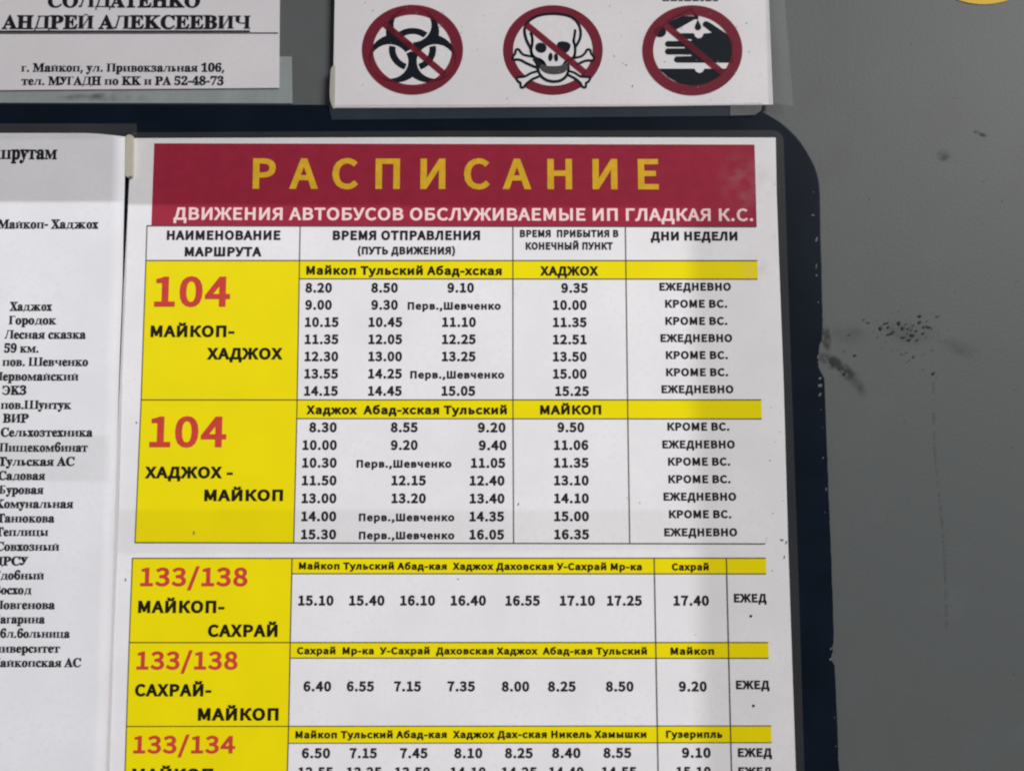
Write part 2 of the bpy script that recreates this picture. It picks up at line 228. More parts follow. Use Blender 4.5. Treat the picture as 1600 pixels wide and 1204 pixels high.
' 153,83 127,86 105,97 63,132 7,66 60,20 104,0 156,-7 224,7 280,48 315,114 327,200 315,286 281,352 225,393 155,407 106,399 65,381 14,342 70,277 120,310 153,317 184,312 207,296 223,268 226,253 86,253|Ю524:338,83 309,90 287,111 271,148 264,201'
' 271,254 287,290 309,310 338,317 367,310 389,290 405,254 411,201 405,148 389,111 366,90/338,-7 407,8 462,52 495,118 507,201 495,284 461,350 407,392 338,407 274,394 222,358 188,302 177,253 142,253 142,400 48,400 48,0 142,0 142,165 174,165 18'
'4,110 218,48 270,7|Я350:186,234 148,240 131,253 125,278 128,295 136,305 154,312 186,314 218,314 218,234/-9,0 101,0 193,149 218,149 218,0 312,0 312,400 176,400 122,394 75,374 41,334 30,277 43,218 78,176 98,167|а309:128,-7 167,0 196,13 198,0 '
'281,0 281,186 275,235 254,278 217,307 166,316 120,310 81,295 30,267 71,193 125,222 158,229 176,224 184,212 184,210 134,201 78,179 40,142 27,92 41,39 78,5/140,79 128,81 123,85 121,94 126,108 152,123 187,130 187,101 166,86|б330:176,-7 231,5 2'
'75,38 304,89 315,153 306,213 279,260 238,290 186,300 145,294 135,289 150,311 179,324 230,334 262,341 306,361 288,448 241,430 211,424 139,408 79,369 41,296 29,182 37,106 65,46 113,6/120,184 138,202 157,213 173,216 198,209 213,190 219,153 212'
',112 196,88 174,81 152,86 136,101 125,130 120,175|в311:44,0 174,0 220,5 261,22 290,54 301,99 290,143 268,165 282,182 289,219 280,261 252,290 213,305 169,309 44,309/137,200 137,228 162,228 187,225 194,220 195,215 194,209 186,204 159,200/137,'
'81 137,119 164,119 193,115 204,108 206,101 204,92 194,85 166,81|г259:44,0 138,0 138,224 255,224 255,309 44,309|д324:102,0 230,0 230,-92 316,-92 322,32 322,85 284,85 284,309 76,309 60,173 50,112 40,88 38,85 11,85 11,32 16,-92 102,-92/132,85 '
'135,91 147,157 155,224 191,224 191,85|е305:174,-7 229,2 293,34 254,107 206,83 180,79 148,87 128,109 125,119 290,119 294,154 294,170 287,227 262,274 220,306 166,316 112,305 67,272 36,220 24,154 36,88 68,37 116,4/126,200 128,206 145,225 167,2'
'30 187,225 200,209 202,200|ж403:-12,0 93,0 159,117 162,117 162,0 251,0 251,117 254,117 319,0 425,0 327,163 343,203 352,220 356,223 358,223 386,216 402,305 372,315 357,316 322,310 291,286 268,247 251,204 251,309 162,309 162,204 145,247 122,2'
'86 90,310 56,316 41,315 10,306 28,216 54,223 57,223 61,220 70,203 86,163|з283:144,-6 190,0 231,19 261,52 273,96 263,140 239,166 254,187 262,221 251,264 222,294 184,311 142,316 84,307 16,271 60,200 109,226 139,231 158,228 165,223 167,216 166'
',210 157,204 130,200 76,200 76,119 135,119 165,116 175,109 177,101 174,91 162,83 139,79 108,83 56,112 9,44 65,9 103,-3|и341:44,0 123,0 215,140 215,134 215,0 307,0 307,309 228,309 136,170 136,175 136,309 44,309|й341:44,0 123,0 215,140 215,13'
'4 215,0 307,0 307,309 228,309 136,170 136,175 136,309 44,309/177,305 225,314 260,339 279,374 290,438 204,438 196,395 190,386 177,383 164,386 157,395 150,438 63,438 75,374 95,339 129,314|к305:44,0 138,0 138,117 150,117 222,0 329,0 224,163 24'
'0,202 250,220 253,223 256,223 283,216 300,305 269,315 255,316 221,311 190,288 166,247 146,202 138,202 138,309 44,309|л323:57,-6 101,7 132,45 147,100 162,224 195,224 195,0 289,0 289,309 83,309 61,120 55,94 50,87 47,86 19,93 1,4 37,-5|м378:44'
',0 133,0 133,97 163,24 225,24 255,97 255,0 344,0 344,309 252,309 196,171 195,168 193,172 136,309 44,309|н340:44,0 138,0 138,116 213,116 213,0 306,0 306,309 213,309 213,204 138,204 138,309 44,309|о329:170,-7 225,4 272,37 303,88 315,154 304,2'
'21 272,273 225,305 170,316 114,305 67,273 36,221 24,154 36,88 67,37 114,4/170,81 145,89 128,112 120,154 128,197 145,220 170,228 194,220 212,197 220,154 212,112 194,89|п335:44,0 138,0 138,224 208,224 208,0 301,0 301,309 44,309|р336:44,-109 1'
'38,-109 138,3 138,3 183,-7 236,5 281,39 310,91 321,158 313,220 289,271 248,305 192,317 139,303 128,296 126,309 44,309/175,81 156,85 138,96 138,206 159,222 182,229 202,224 214,213 222,192 225,159 221,122 209,98 194,85|с283:171,-7 225,4 290,4'
'3 243,115 198,86 175,80 153,85 136,98 124,121 120,154 125,187 137,210 155,224 176,229 194,225 233,198 285,265 243,297 212,311 174,316 117,305 69,273 36,221 25,155 35,88 66,37 113,4|т285:101,0 194,0 194,224 281,224 281,309 14,309 14,224 101,'
'224|у289:75,-112 130,-97 169,-57 193,-7 303,309 207,309 154,148 154,145 152,149 94,309 -6,309 109,23 106,14 95,-10 84,-22 69,-26 66,-25 33,-15 13,-99 52,-110|ф432:174,-109 267,-109 267,-2 293,-7 342,5 382,40 407,92 416,158 409,220 387,270 3'
'49,304 297,316 267,311 267,430 174,430 174,311 148,316 99,304 59,270 34,219 25,155 33,90 57,39 97,5 148,-7 174,-1/160,81 140,88 126,110 120,155 127,198 142,222 159,229 169,227 175,223 175,87 170,83/282,81 273,83 266,87 266,222 273,227 284,2'
'29 304,222 316,201 321,158 315,112 300,88|х278:-13,0 92,0 134,73 141,85 148,73 194,0 302,0 200,156 293,309 189,309 150,239 146,233 142,240 100,309 -7,309 88,160|ц336:244,-92 330,-92 335,32 335,85 297,85 297,309 204,309 204,85 138,85 138,309'
' 44,309 44,0 244,0|ч313:186,0 279,0 279,309 186,309 186,184 170,184 140,188 129,196 125,216 125,309 32,309 32,211 40,162 67,124 109,104 159,98 186,99|ш440:44,0 406,0 406,309 313,309 313,85 270,85 270,309 179,309 179,85 137,85 137,309 44,309'
'|щ444:44,0 352,0 352,-92 438,-92 443,32 443,85 406,85 406,309 313,309 313,85 270,85 270,309 179,309 179,85 137,85 137,309 44,309|ы400:44,0 151,0 198,5 239,25 268,59 278,108 268,155 239,190 198,208 151,214 138,214 138,309 44,309/138,85 138,1'
'30 143,130 172,126 181,119 184,107 181,95 172,89 143,85/272,0 366,0 366,309 272,309|ь302:44,0 163,0 210,5 252,25 280,59 290,108 280,155 252,190 210,208 163,214 138,214 138,309 44,309/138,85 138,130 155,130 184,126 193,119 196,107 193,95 184'
',89 155,85|э283:62,119 171,119 170,113 158,94 142,83 119,79 93,84 48,113 3,44 66,4 122,-7 180,3 227,35 258,86 268,154 258,223 227,275 180,306 126,316 84,311 51,297 8,264 58,200 98,226 122,231 147,225 165,207 167,200 62,200|ю434:280,81 258,8'
'8 241,112 234,154 241,197 258,221 280,228 301,221 317,197 324,154 317,112 301,88/283,-7 337,5 381,37 409,89 419,154 409,220 381,272 337,305 283,316 231,307 189,279 159,236 150,202 138,202 138,309 44,309 44,0 138,0 138,114 148,114 157,78 187'
',32 230,3|я314:173,184 145,188 135,196 132,206 135,216 145,222 173,226 187,226 187,184/-7,0 104,0 176,103 187,103 187,0 280,0 280,309 162,309 117,305 76,288 47,255 37,207 47,161 76,128 84,124|0305:158,-7 215,8 258,50 283,115 292,201 283,286'
' 258,351 215,393 158,407 100,393 57,351 32,286 24,201 32,115 57,50 100,8/158,80 145,84 132,101 120,139 116,201 120,263 132,301 145,317 158,321 170,317 184,301 195,263 200,201 195,139 184,101 170,84|1305:42,0 284,0 284,86 214,86 214,400 150,'
'400 115,384 58,370 58,298 120,298 120,86 42,86|2305:21,0 291,0 291,87 174,87 187,100 232,158 263,217 275,278 266,330 240,371 199,398 147,407 99,399 59,378 8,331 69,270 106,306 124,317 141,321 164,315 176,301 181,278 166,223 117,155 21,61|33'
'05:151,-6 203,2 247,26 278,66 289,119 276,173 242,211 241,212 267,245 277,294 267,342 239,378 198,399 149,406 105,400 67,383 16,344 71,278 119,314 148,320 167,316 177,307 182,290 179,275 170,263 149,253 85,246 85,168 155,161 180,150 190,138'
' 193,121 188,99 173,86 147,80 120,85 98,96 58,131 5,64 52,22 95,1|4305:162,0 253,0 253,97 300,97 300,181 253,181 253,400 167,400 10,157 10,97 162,97/162,181 126,181 162,235|5305:151,-7 202,3 247,32 279,78 290,138 280,198 251,242 209,268 160'
',276 135,272 138,313 272,313 272,400 54,400 40,199 88,168 126,188 147,192 173,186 188,169 195,138 187,106 170,87 144,80 117,85 96,96 56,130 3,61 52,21 95,1|6305:168,-7 218,4 258,33 285,77 295,132 287,189 262,232 222,259 172,268 136,261 124,'
'255 125,262 141,298 160,315 183,320 203,315 241,285 299,348 255,385 221,401 180,407 121,394 71,354 38,287 27,192 36,109 65,47 110,7/120,158 133,172 151,182 164,184 186,178 198,163 203,133 197,101 184,84 169,79 147,87 129,114|7305:92,0 188,0'
' 196,115 212,192 240,262 292,341 292,400 23,400 23,313 175,313 141,254 108,149|8305:159,-7 212,2 254,26 283,63 294,109 283,161 256,198 246,205 250,209 272,244 281,288 273,335 248,373 209,397 160,406 113,398 74,375 48,338 38,292 47,249 68,21'
'5 72,212 62,204 33,164 21,112 32,64 62,26 106,2/175,246 157,254 136,271 129,292 133,309 143,318 159,322 178,317 189,306 193,286 186,260/159,77 133,82 117,96 111,117 115,138 128,157 138,166 167,153 192,134 201,110 196,93 183,82|9305:138,-7 1'
'96,6 245,48 278,118 289,215 279,295 251,356 204,394 146,407 97,396 57,367 30,323 21,268 29,212 53,168 93,141 142,132 180,139 191,145 190,138 174,102 156,85 136,80 114,85 73,115 17,52 61,15 96,-1/196,245 182,229 165,218 151,216 129,222 117,2'
'37 112,267 118,299 131,316 148,322 165,318 179,304 191,278|.173:91,-7 120,1 141,22 148,52 141,82 120,103 91,111 62,103 41,82 34,52 41,22 62,1|,173:49,-103 115,-61 145,-18 156,33 150,71 129,100 95,111 66,104 43,85 35,55 43,25 65,5 66,5 58,-5'
' 19,-30|-206:22,117 194,117 194,200 22,200|/227:-4,-86 81,-86 239,429 155,429|(201:128,-101 199,-69 155,23 136,97 130,173 136,250 155,323 199,415 128,448 78,351 53,267 44,173 53,80 78,-5|)201:84,-101 133,-5 158,80 167,173 158,267 133,351 83'
',448 12,415 56,323 75,250 82,173 75,97 56,24 11,-69'), 'serif': (
'А383:128,-16 128,32 110,32 87,37 82,46 82,49 83,53 84,56 102,100 211,100 225,66 231,48 232,43 227,37 185,29 185,-16 405,-16 405,29 381,34 374,40 364,56 352,83 208,424 170,426 28,72 18,50 10,39 2,34 -24,29 -24,-16/155,238 189,157 123,157|В38'
'9:210,-16 280,-8 336,17 372,60 384,116 369,171 324,210 302,217 314,221 352,257 365,309 344,370 285,405 194,416 -2,416 -2,370 29,368 38,366 42,362 46,356 48,344 49,323 49,73 47,49 43,40 34,35 -2,29 -2,-16/176,343 177,359 178,363 179,364 190,'
'365 212,361 223,352 231,334 234,303 230,269 220,251 201,241 176,239/183,39 179,41 177,45 176,58 176,187 210,182 232,170 244,149 248,112 245,75 236,53 221,42 194,37|Е388:367,-16 397,142 351,142 331,100 314,77 294,60 270,49 240,43 202,40 185,'
'42 180,44 178,46 176,60 176,178 187,177 205,173 216,165 225,152 232,132 239,88 283,88 283,319 241,319 228,269 216,248 198,236 176,233 176,341 177,354 178,360 179,360 180,361 188,362 203,362 256,357 289,344 309,320 325,265 366,265 366,416 -2'
',416 -2,371 34,367 42,362 48,351 50,323 50,69 48,47 43,38 34,33 -4,29 -4,-16|К448:229,-16 229,29 192,34 183,39 179,49 176,72 176,160 265,48 275,34 275,33 274,33 268,32 258,31 231,31 231,-16 472,-16 472,30 444,33 436,36 428,41 419,51 259,249'
' 314,305 372,354 421,369 443,369 443,416 239,416 239,371 286,366 288,364 286,358 270,339 176,244 176,332 177,349 180,358 182,362 186,364 197,367 229,371 229,416 -1,416 -1,371 34,366 43,361 48,352 50,332 50,72 48,49 43,39 35,34 -2,29 -2,-16|'
'М557:165,-16 165,30 126,34 116,38 111,47 109,71 109,263 227,-16 264,-16 383,271 383,74 382,55 380,44 377,39 373,36 363,34 331,29 331,-16 558,-16 558,30 527,33 518,35 514,38 511,43 509,55 508,75 508,331 510,351 515,360 524,365 558,372 558,41'
'6 384,416 278,166 173,416 -3,416 -3,371 29,367 40,365 45,362 47,358 49,350 50,335 50,71 48,49 42,40 32,34 -4,29 -4,-16|Н460:228,-16 228,29 191,34 183,39 178,49 176,72 176,178 284,178 284,72 282,48 277,39 268,34 232,29 232,-16 461,-16 461,29'
' 426,35 418,40 413,50 411,72 411,332 413,353 417,361 425,366 461,372 461,416 232,416 232,371 264,367 275,364 279,362 281,358 283,349 284,332 284,236 176,236 176,332 177,349 179,358 181,362 186,364 196,367 228,371 228,416 -2,416 -2,372 34,36'
'6 43,361 47,352 49,332 49,72 47,49 43,39 34,34 -2,29 -2,-16|О461:275,-21 318,-8 356,12 390,39 417,73 437,111 450,154 454,200 450,247 437,290 417,328 390,361 358,388 320,409 278,421 233,426 186,421 143,408 105,388 72,360 45,327 25,288 12,246'
' 8,200 12,154 25,111 45,73 71,39 104,12 142,-8 184,-21 229,-26/198,37 170,67 150,122 143,200 150,280 167,334 193,363 228,373 263,363 291,333 311,279 317,200 311,120 294,66 268,37 233,27|Р367:228,-16 228,29 191,34 183,39 178,49 176,72 176,16'
'5 213,165 281,173 332,198 365,239 376,291 371,327 355,358 332,383 301,401 255,413 188,416 -2,416 -2,372 34,366 43,361 47,352 49,332 49,72 47,49 43,39 34,34 -2,29 -2,-16/176,349 177,359 178,360 180,362 189,363 214,358 228,347 237,325 241,289'
' 237,253 226,233 209,222 176,218 176,218|С411:296,-15 357,16 416,79 376,116 337,74 307,53 275,41 245,37 200,47 169,75 149,125 142,199 149,279 167,333 195,363 234,373 269,366 302,345 331,311 359,255 399,255 399,425 358,425 347,402 338,399 33'
'5,399 328,402 275,419 228,425 167,418 114,396 69,361 35,316 14,262 7,201 14,139 35,84 68,38 113,3 166,-18 226,-26|Т372:304,-16 304,30 264,34 255,39 250,48 247,72 247,362 285,354 315,326 334,262 376,262 376,416 -7,416 -7,263 38,263 51,316 69'
',342 95,359 121,363 121,72 118,49 113,39 103,34 65,30 65,-16|Х414:169,-16 169,29 130,36 126,43 127,49 135,62 183,132 227,62 236,45 238,39 235,35 212,31 193,31 193,-16 424,-16 424,31 407,31 399,33 394,36 386,45 376,59 266,232 326,318 345,343'
' 363,358 380,366 401,369 418,369 418,416 241,416 241,372 278,365 281,361 279,354 269,337 233,283 191,349 184,360 184,362 186,366 203,369 230,369 230,416 -4,416 -4,369 13,369 22,367 31,361 42,349 55,330 150,183 67,69 38,40 -6,27 -6,-16|а302:'
'265,-15 310,21 287,59 273,50 273,55 273,186 266,233 242,269 201,290 142,296 108,293 78,285 52,273 31,255 17,233 13,208 16,186 27,167 46,155 68,151 89,155 107,165 120,182 124,203 121,219 114,233 110,239 110,240 130,243 145,241 152,237 156,22'
'8 159,211 159,179 98,159 46,133 13,99 1,56 7,24 24,-2 51,-19 84,-24 139,-13 167,6 169,-1 192,-19 224,-25/125,51 120,74 126,100 145,119 159,125 159,62 154,56 145,50 137,47 135,46|е264:186,-16 229,11 272,66 237,98 200,61 175,54 146,63 127,91 '
'121,130 264,130 264,153 256,211 231,257 190,286 138,296 101,291 68,275 40,250 19,218 5,180 1,138 5,93 18,53 38,21 65,-4 98,-20 135,-25/119,185 122,220 131,239 143,244 150,242 155,236 159,219 161,188 161,185|о296:188,-20 224,-4 254,20 276,53'
' 290,92 295,135 290,179 276,218 254,250 224,275 188,291 147,296 107,291 71,275 41,250 19,217 5,178 0,135 5,93 19,54 41,22 71,-4 107,-20 148,-25/136,30 127,42 124,53 121,73 119,101 119,136 121,198 128,231 136,242 148,246 159,243 167,231 174,'
'198 177,135 176,101 175,73 172,53 169,42 160,30 148,27|р326:189,-138 189,-93 161,-91 154,-89 151,-87 149,-82 147,-70 146,-50 146,-8 153,-14 199,-25 235,-19 266,-3 291,24 309,57 320,97 323,140 320,181 309,218 291,250 267,275 237,291 201,297 '
'149,282 142,273 142,289 1,289 1,247 25,241 27,239 29,233 30,213 30,-56 30,-75 29,-85 27,-88 26,-90 22,-91 -1,-95 -1,-138/158,47 146,65 146,201 160,222 175,227 188,224 197,211 203,181 206,136 203,89 195,59 185,45 172,42|с258:185,-17 228,6 27'
'3,54 239,84 203,56 179,50 154,56 134,76 120,112 115,165 120,213 132,237 149,244 155,242 157,236 157,235 157,231 156,226 156,218 168,177 206,163 228,167 246,178 256,195 260,216 252,249 230,275 196,291 153,296 112,291 76,274 45,249 21,216 6,1'
'76 1,132 5,90 19,52 40,21 67,-4 100,-20 137,-25|у264:70,-137 92,-129 111,-114 127,-93 142,-64 157,-27 243,207 250,226 256,237 260,241 279,245 279,289 162,289 162,243 189,241 193,240 193,239 193,237 192,232 190,225 187,217 163,150 132,231 13'
'0,235 129,238 129,240 131,241 158,243 158,289 -20,289 -20,242 -4,242 1,241 3,240 4,239 8,233 12,225 17,214 107,-5 103,-19 99,-33 93,-45 87,-56 81,-63 78,-47 67,-31 51,-22 31,-19 9,-23 -8,-36 -19,-54 -22,-74 -17,-100 -2,-122 20,-135 46,-139|'
'х280:119,-16 119,29 102,29 92,31 91,32 92,34 99,45 120,72 138,44 145,32 145,31 145,31 120,29 120,-16 296,-16 296,27 278,30 277,31 274,34 269,41 194,161 235,212 258,235 289,250 289,289 160,289 160,244 188,241 188,241 184,235 163,208 145,236 '
'142,241 164,245 164,289 -12,289 -12,247 12,237 25,222 88,121 42,60 21,39 -12,23 -12,-16|0330:217,-15 259,9 290,45 310,92 322,148 326,211 322,275 310,330 290,377 259,413 217,436 166,443 112,436 69,413 39,377 19,330 8,275 4,212 8,148 19,93 38'
',45 69,9 112,-15 165,-22/150,56 138,84 130,138 128,211 130,285 138,338 150,365 166,371 181,365 193,338 200,285 202,211 200,137 193,84 180,56 165,50|1330:317,-16 317,47 254,47 245,49 242,51 240,57 239,70 239,440 152,440 106,406 80,388 58,376'
' 38,368 7,359 12,324 22,305 39,292 59,287 84,293 105,309 119,323 119,70 118,55 115,50 113,49 104,47 41,47 41,-16|2330:315,-16 319,140 255,140 248,111 242,97 235,88 226,83 213,81 117,81 147,109 187,149 221,182 248,211 269,237 285,261 296,283'
' 302,306 304,330 294,377 263,414 215,436 153,443 111,440 75,431 46,417 25,397 11,374 7,347 13,313 34,289 64,277 113,271 117,331 125,358 136,370 153,375 165,372 173,365 180,351 183,326 181,299 176,274 166,250 151,224 128,195 96,161 5,67 5,-1'
'6|3330:175,-20 206,-15 235,-6 262,8 286,28 304,54 315,85 319,122 314,157 299,186 278,208 253,223 242,228 274,254 297,289 304,331 293,379 261,415 212,437 152,443 91,437 45,419 15,390 5,353 12,321 32,299 62,287 113,282 115,321 117,340 122,356'
' 129,367 137,373 148,375 162,372 172,363 179,347 182,323 178,292 167,270 149,257 121,252 68,252 68,183 119,183 154,179 177,165 191,146 196,121 194,95 187,77 179,65 168,58 155,53 140,52 116,55 98,66 87,84 80,129 43,123 21,112 5,91 0,65 5,41 '
'17,20 38,2 66,-11 101,-19 143,-22|4330:329,-16 329,47 306,47 291,49 281,52 276,58 273,75 273,94 335,94 335,165 273,165 273,437 166,437 -8,150 -8,94 155,94 155,75 152,58 148,52 138,49 122,47 90,47 90,-16/142,272 147,279 152,289 156,294 155,2'
'79 155,252 155,165 77,165|5330:173,-20 202,-14 231,-4 257,11 281,31 299,58 311,91 315,130 303,192 268,237 214,264 148,272 128,271 108,269 100,268 107,340 214,340 221,339 223,339 224,336 226,330 234,298 297,298 293,437 40,437 18,207 62,190 8'
'0,195 94,198 109,200 127,201 156,196 175,184 188,163 192,129 190,101 184,80 175,67 164,58 151,53 136,52 119,54 107,59 98,68 92,79 88,93 85,124 47,119 26,109 12,90 7,66 11,43 22,21 42,3 68,-11 102,-19 145,-22|6330:238,-11 287,23 316,74 325,1'
'36 316,193 289,238 245,266 192,274 161,273 137,267 129,264 133,299 148,344 168,368 190,376 196,375 201,371 206,362 209,348 212,332 213,299 266,304 293,317 310,338 315,362 312,384 302,404 285,420 262,433 232,441 194,443 151,438 113,423 80,39'
'9 54,369 35,332 21,290 13,244 11,195 15,130 30,76 54,33 87,2 127,-16 173,-22/160,56 144,78 131,124 126,188 130,191 143,199 157,205 168,206 184,202 195,191 204,168 208,130 204,90 196,65 186,53 175,50|7330:158,-16 326,389 326,437 13,437 10,28'
'1 76,281 80,322 87,336 102,341 230,341 73,-16|8330:229,-14 282,12 317,55 328,111 322,151 302,185 269,215 246,229 256,234 284,257 304,286 310,324 301,371 273,410 228,435 169,443 119,439 80,426 50,406 30,380 19,351 15,320 21,283 37,250 63,223'
' 75,214 60,206 30,180 8,148 2,108 6,73 19,42 42,15 73,-5 113,-18 161,-22/160,277 143,290 134,305 131,327 133,348 141,364 151,373 165,377 176,375 185,370 193,362 198,351 202,339 203,325 201,302 196,286 186,274 177,267/144,48 128,60 117,79 11'
'3,105 116,129 124,148 137,163 146,170 175,155 198,138 210,122 214,101 210,77 200,59 185,48 164,44|9330:180,-17 219,-2 252,23 278,54 297,92 309,134 317,180 319,229 314,295 299,349 274,390 241,420 201,438 156,443 113,438 75,423 45,399 22,366 '
'9,328 5,284 13,226 42,182 84,155 136,146 167,149 194,159 199,163 192,112 168,63 135,48 117,51 102,61 90,78 75,114 45,104 32,93 24,78 21,61 24,40 33,20 49,3 71,-11 99,-19 134,-22/141,228 128,247 122,288 125,328 134,354 146,367 159,371 174,36'
'6 188,346 200,307 204,248 198,238 188,229 176,223 163,221|.158:98,-21 116,-11 128,8 132,32 128,56 116,75 98,85 78,88 59,85 42,75 30,56 26,32 30,8 42,-11 59,-21 78,-24|,158:73,-92 92,-49 106,-12 119,24 131,64 118,84 40,84 33,38 25,1 17,-37 4'
',-92|-190:182,119 182,197 8,197 8,119|Э411:115,-15 54,16 -4,79 36,116 74,74 104,53 136,41 166,37 211,47 242,75 262,125 269,199 262,279 244,333 216,363 178,373 142,366 109,345 80,311 52,255 12,255 12,425 53,425 64,402 73,399 76,399 83,402 13'
'6,419 183,425 244,418 297,396 342,361 376,316 397,262 404,201 397,139 376,84 343,38 299,3 246,-18 186,-26;115,188 308,188 308,212 115,212|З346:184,-20 216,-15 247,-6 276,8 300,28 319,54 331,85 335,122 330,157 314,186 292,208 265,223 254,228'
' 288,254 311,289 319,331 308,379 274,415 223,437 159,443 96,437 48,419 16,390 5,353 12,321 34,299 65,287 119,282 121,321 123,340 128,356 135,367 143,373 156,375 171,372 181,363 188,347 191,323 186,292 175,270 157,257 127,252 71,252 71,183 1'
'25,183 162,179 186,165 200,146 205,121 203,95 197,77 188,65 176,58 162,53 147,52 121,55 103,66 91,84 84,129 45,123 22,112 6,91 0,65 5,41 18,20 40,2 69,-11 106,-19 150,-22|з280:149,-14 175,-10 200,-4 223,6 243,19 258,37 268,58 271,83 267,107'
' 254,127 236,142 215,152 206,155 233,173 252,197 259,226 249,259 222,283 180,297 129,302 78,298 39,285 13,265 4,240 10,219 27,204 52,196 96,192 98,219 100,232 104,243 109,250 116,254 126,255 138,253 146,248 152,237 154,220 151,199 142,184 1'
'27,175 103,172 58,172 58,125 101,125 131,122 151,113 162,100 166,83 164,65 159,52 152,44 143,39 131,36 119,35 98,38 83,45 74,57 68,88 36,84 18,76 4,62 0,44 4,28 15,14 32,1 56,-8 86,-13 122,-15|б330:238,-11 287,23 316,75 325,139 316,197 289,'
'243 245,271 192,280 161,278 137,272 129,269 133,305 148,351 168,376 190,383 196,382 201,378 206,369 209,355 212,339 213,305 266,310 293,324 310,345 315,369 312,391 302,412 285,429 262,442 232,450 194,452 151,447 113,432 80,407 54,376 35,338'
' 21,296 13,249 11,198 15,132 30,77 54,34 87,2 127,-16 173,-23/160,57 144,80 131,126 126,191 130,195 143,203 157,209 168,210 184,206 195,195 204,172 208,133 204,91 196,66 186,54 175,51|в319:172,-11 230,-5 275,12 305,41 315,79 302,117 266,143'
' 248,148 257,151 288,175 299,210 282,252 233,276 159,283 -2,283 -2,252 24,251 31,249 35,247 37,243 40,234 41,220 41,50 39,34 35,27 28,24 -2,20 -2,-11/144,234 145,244 146,247 147,248 155,249 173,246 183,240 189,228 192,207 189,184 180,171 16'
'4,164 144,163/150,26 147,28 145,31 144,40 144,127 173,124 190,116 200,102 204,77 201,51 193,36 181,28 159,25|к359:183,-11 183,20 154,23 147,27 143,33 141,49 141,109 212,33 220,23 220,22 219,22 214,22 207,21 184,21 184,-11 378,-11 378,20 355'
',22 348,25 343,28 335,35 207,170 251,208 298,241 337,252 354,252 354,283 192,283 192,253 229,249 230,248 229,244 216,231 141,166 141,226 142,238 144,244 146,247 149,248 157,250 183,253 183,283 -1,283 -1,253 27,249 35,246 38,240 40,226 40,49'
' 38,33 35,27 28,23 -1,20 -1,-11|м457:135,-11 135,20 104,23 95,26 91,32 89,48 89,179 186,-11 216,-11 314,184 314,50 314,38 312,30 309,27 306,25 298,23 272,20 272,-11 457,-11 457,20 432,22 425,24 422,26 419,29 417,38 417,51 417,226 418,239 42'
'2,245 430,249 458,253 458,283 315,283 228,113 142,283 -2,283 -2,253 24,250 33,249 37,247 39,244 40,239 41,228 41,48 39,33 35,27 27,23 -3,20 -3,-11|т316:258,-11 258,20 225,23 216,26 212,33 210,49 210,247 242,241 268,222 284,179 320,179 320,2'
'83 -6,283 -6,179 32,179 43,215 58,233 81,244 103,247 103,49 101,33 96,27 88,23 55,20 55,-11|я341:153,-11 153,20 184,23 191,27 194,33 196,49 196,108 104,-11 -18,-11 -18,21 -5,21 3,22 7,24 12,28 19,36 94,129 65,139 36,165 27,200 37,238 69,264'
' 118,279 184,283 342,283 342,253 313,249 306,246 302,240 300,226 300,49 302,33 306,27 313,23 343,20 343,-11/196,230 195,242 194,245 191,246 180,247 155,242 141,228 135,201 139,177 149,162 166,154 195,151 196,151|Я415:187,-16 187,29 224,34 2'
'33,39 237,49 239,72 239,159 127,-16 -22,-16 -22,31 -6,31 3,33 8,35 14,42 23,53 115,189 79,205 44,243 33,294 45,349 84,388 144,409 224,416 417,416 417,372 382,366 373,361 368,352 366,332 366,72 368,49 373,39 381,34 418,29 418,-16/239,338 238'
',355 236,360 233,361 219,363 189,355 171,335 165,295 169,260 181,238 202,226 238,221 239,221|У330:88,2 115,10 138,24 159,44 178,70 196,105 303,324 313,341 320,352 325,355 349,360 349,400 203,400 203,357 237,356 241,355 241,354 241,352 240,3'
'47 238,341 234,333 203,271 165,346 163,350 162,353 161,355 164,355 198,358 198,400 -25,400 -25,356 -5,356 2,356 4,355 5,353 10,348 15,341 21,330 133,125 129,113 123,99 116,88 109,78 101,71 98,86 84,101 63,110 39,113 12,109 -10,97 -23,80 -28'
',61 -22,37 -3,17 25,4 57,0|И452:40,0 154,0 154,400 40,400;4,0 190,0 190,32 4,32;4,368 190,368 190,400 4,400;298,0 412,0 412,400 298,400;262,0 448,0 448,32 262,32;262,368 448,368 448,400 262,400;150,24 302,304 302,376 150,96|Й452:40,0 154,0 '
'154,400 40,400;4,0 190,0 190,32 4,32;4,368 190,368 190,400 4,400;298,0 412,0 412,400 298,400;262,0 448,0 448,32 262,32;262,368 448,368 448,400 262,400;150,24 302,304 302,376 150,96;164,451 173,435 187,423 205,415 226,412 247,415 265,423 279'
',435 288,451 276,458 269,452 258,447 243,443 226,442 209,443 194,447 183,452 176,458|П452:40,0 154,0 154,400 40,400;4,0 190,0 190,32 4,32;4,368 190,368 190,400 4,400;298,0 412,0 412,400 298,400;262,0 448,0 448,32 262,32;262,368 448,368 448,'
'400 262,400;154,368 298,368 298,400 154,400|Ш710:40,0 154,0 154,400 40,400;4,0 190,0 190,32 4,32;4,368 190,368 190,400 4,400;298,0 412,0 412,400 298,400;262,0 448,0 448,32 262,32;262,368 448,368 448,400 262,400;556,0 670,0 670,400 556,400;5'
'20,0 706,0 706,32 520,32;520,368 706,368 706,400 520,400;40,0 670,0 670,32 40,32|Щ726:40,0 154,0 154,400 40,400;4,0 190,0 190,32 4,32;4,368 190,368 190,400 4,400;298,0 412,0 412,400 298,400;262,0 448,0 448,32 262,32;262,368 448,368 448,400 '
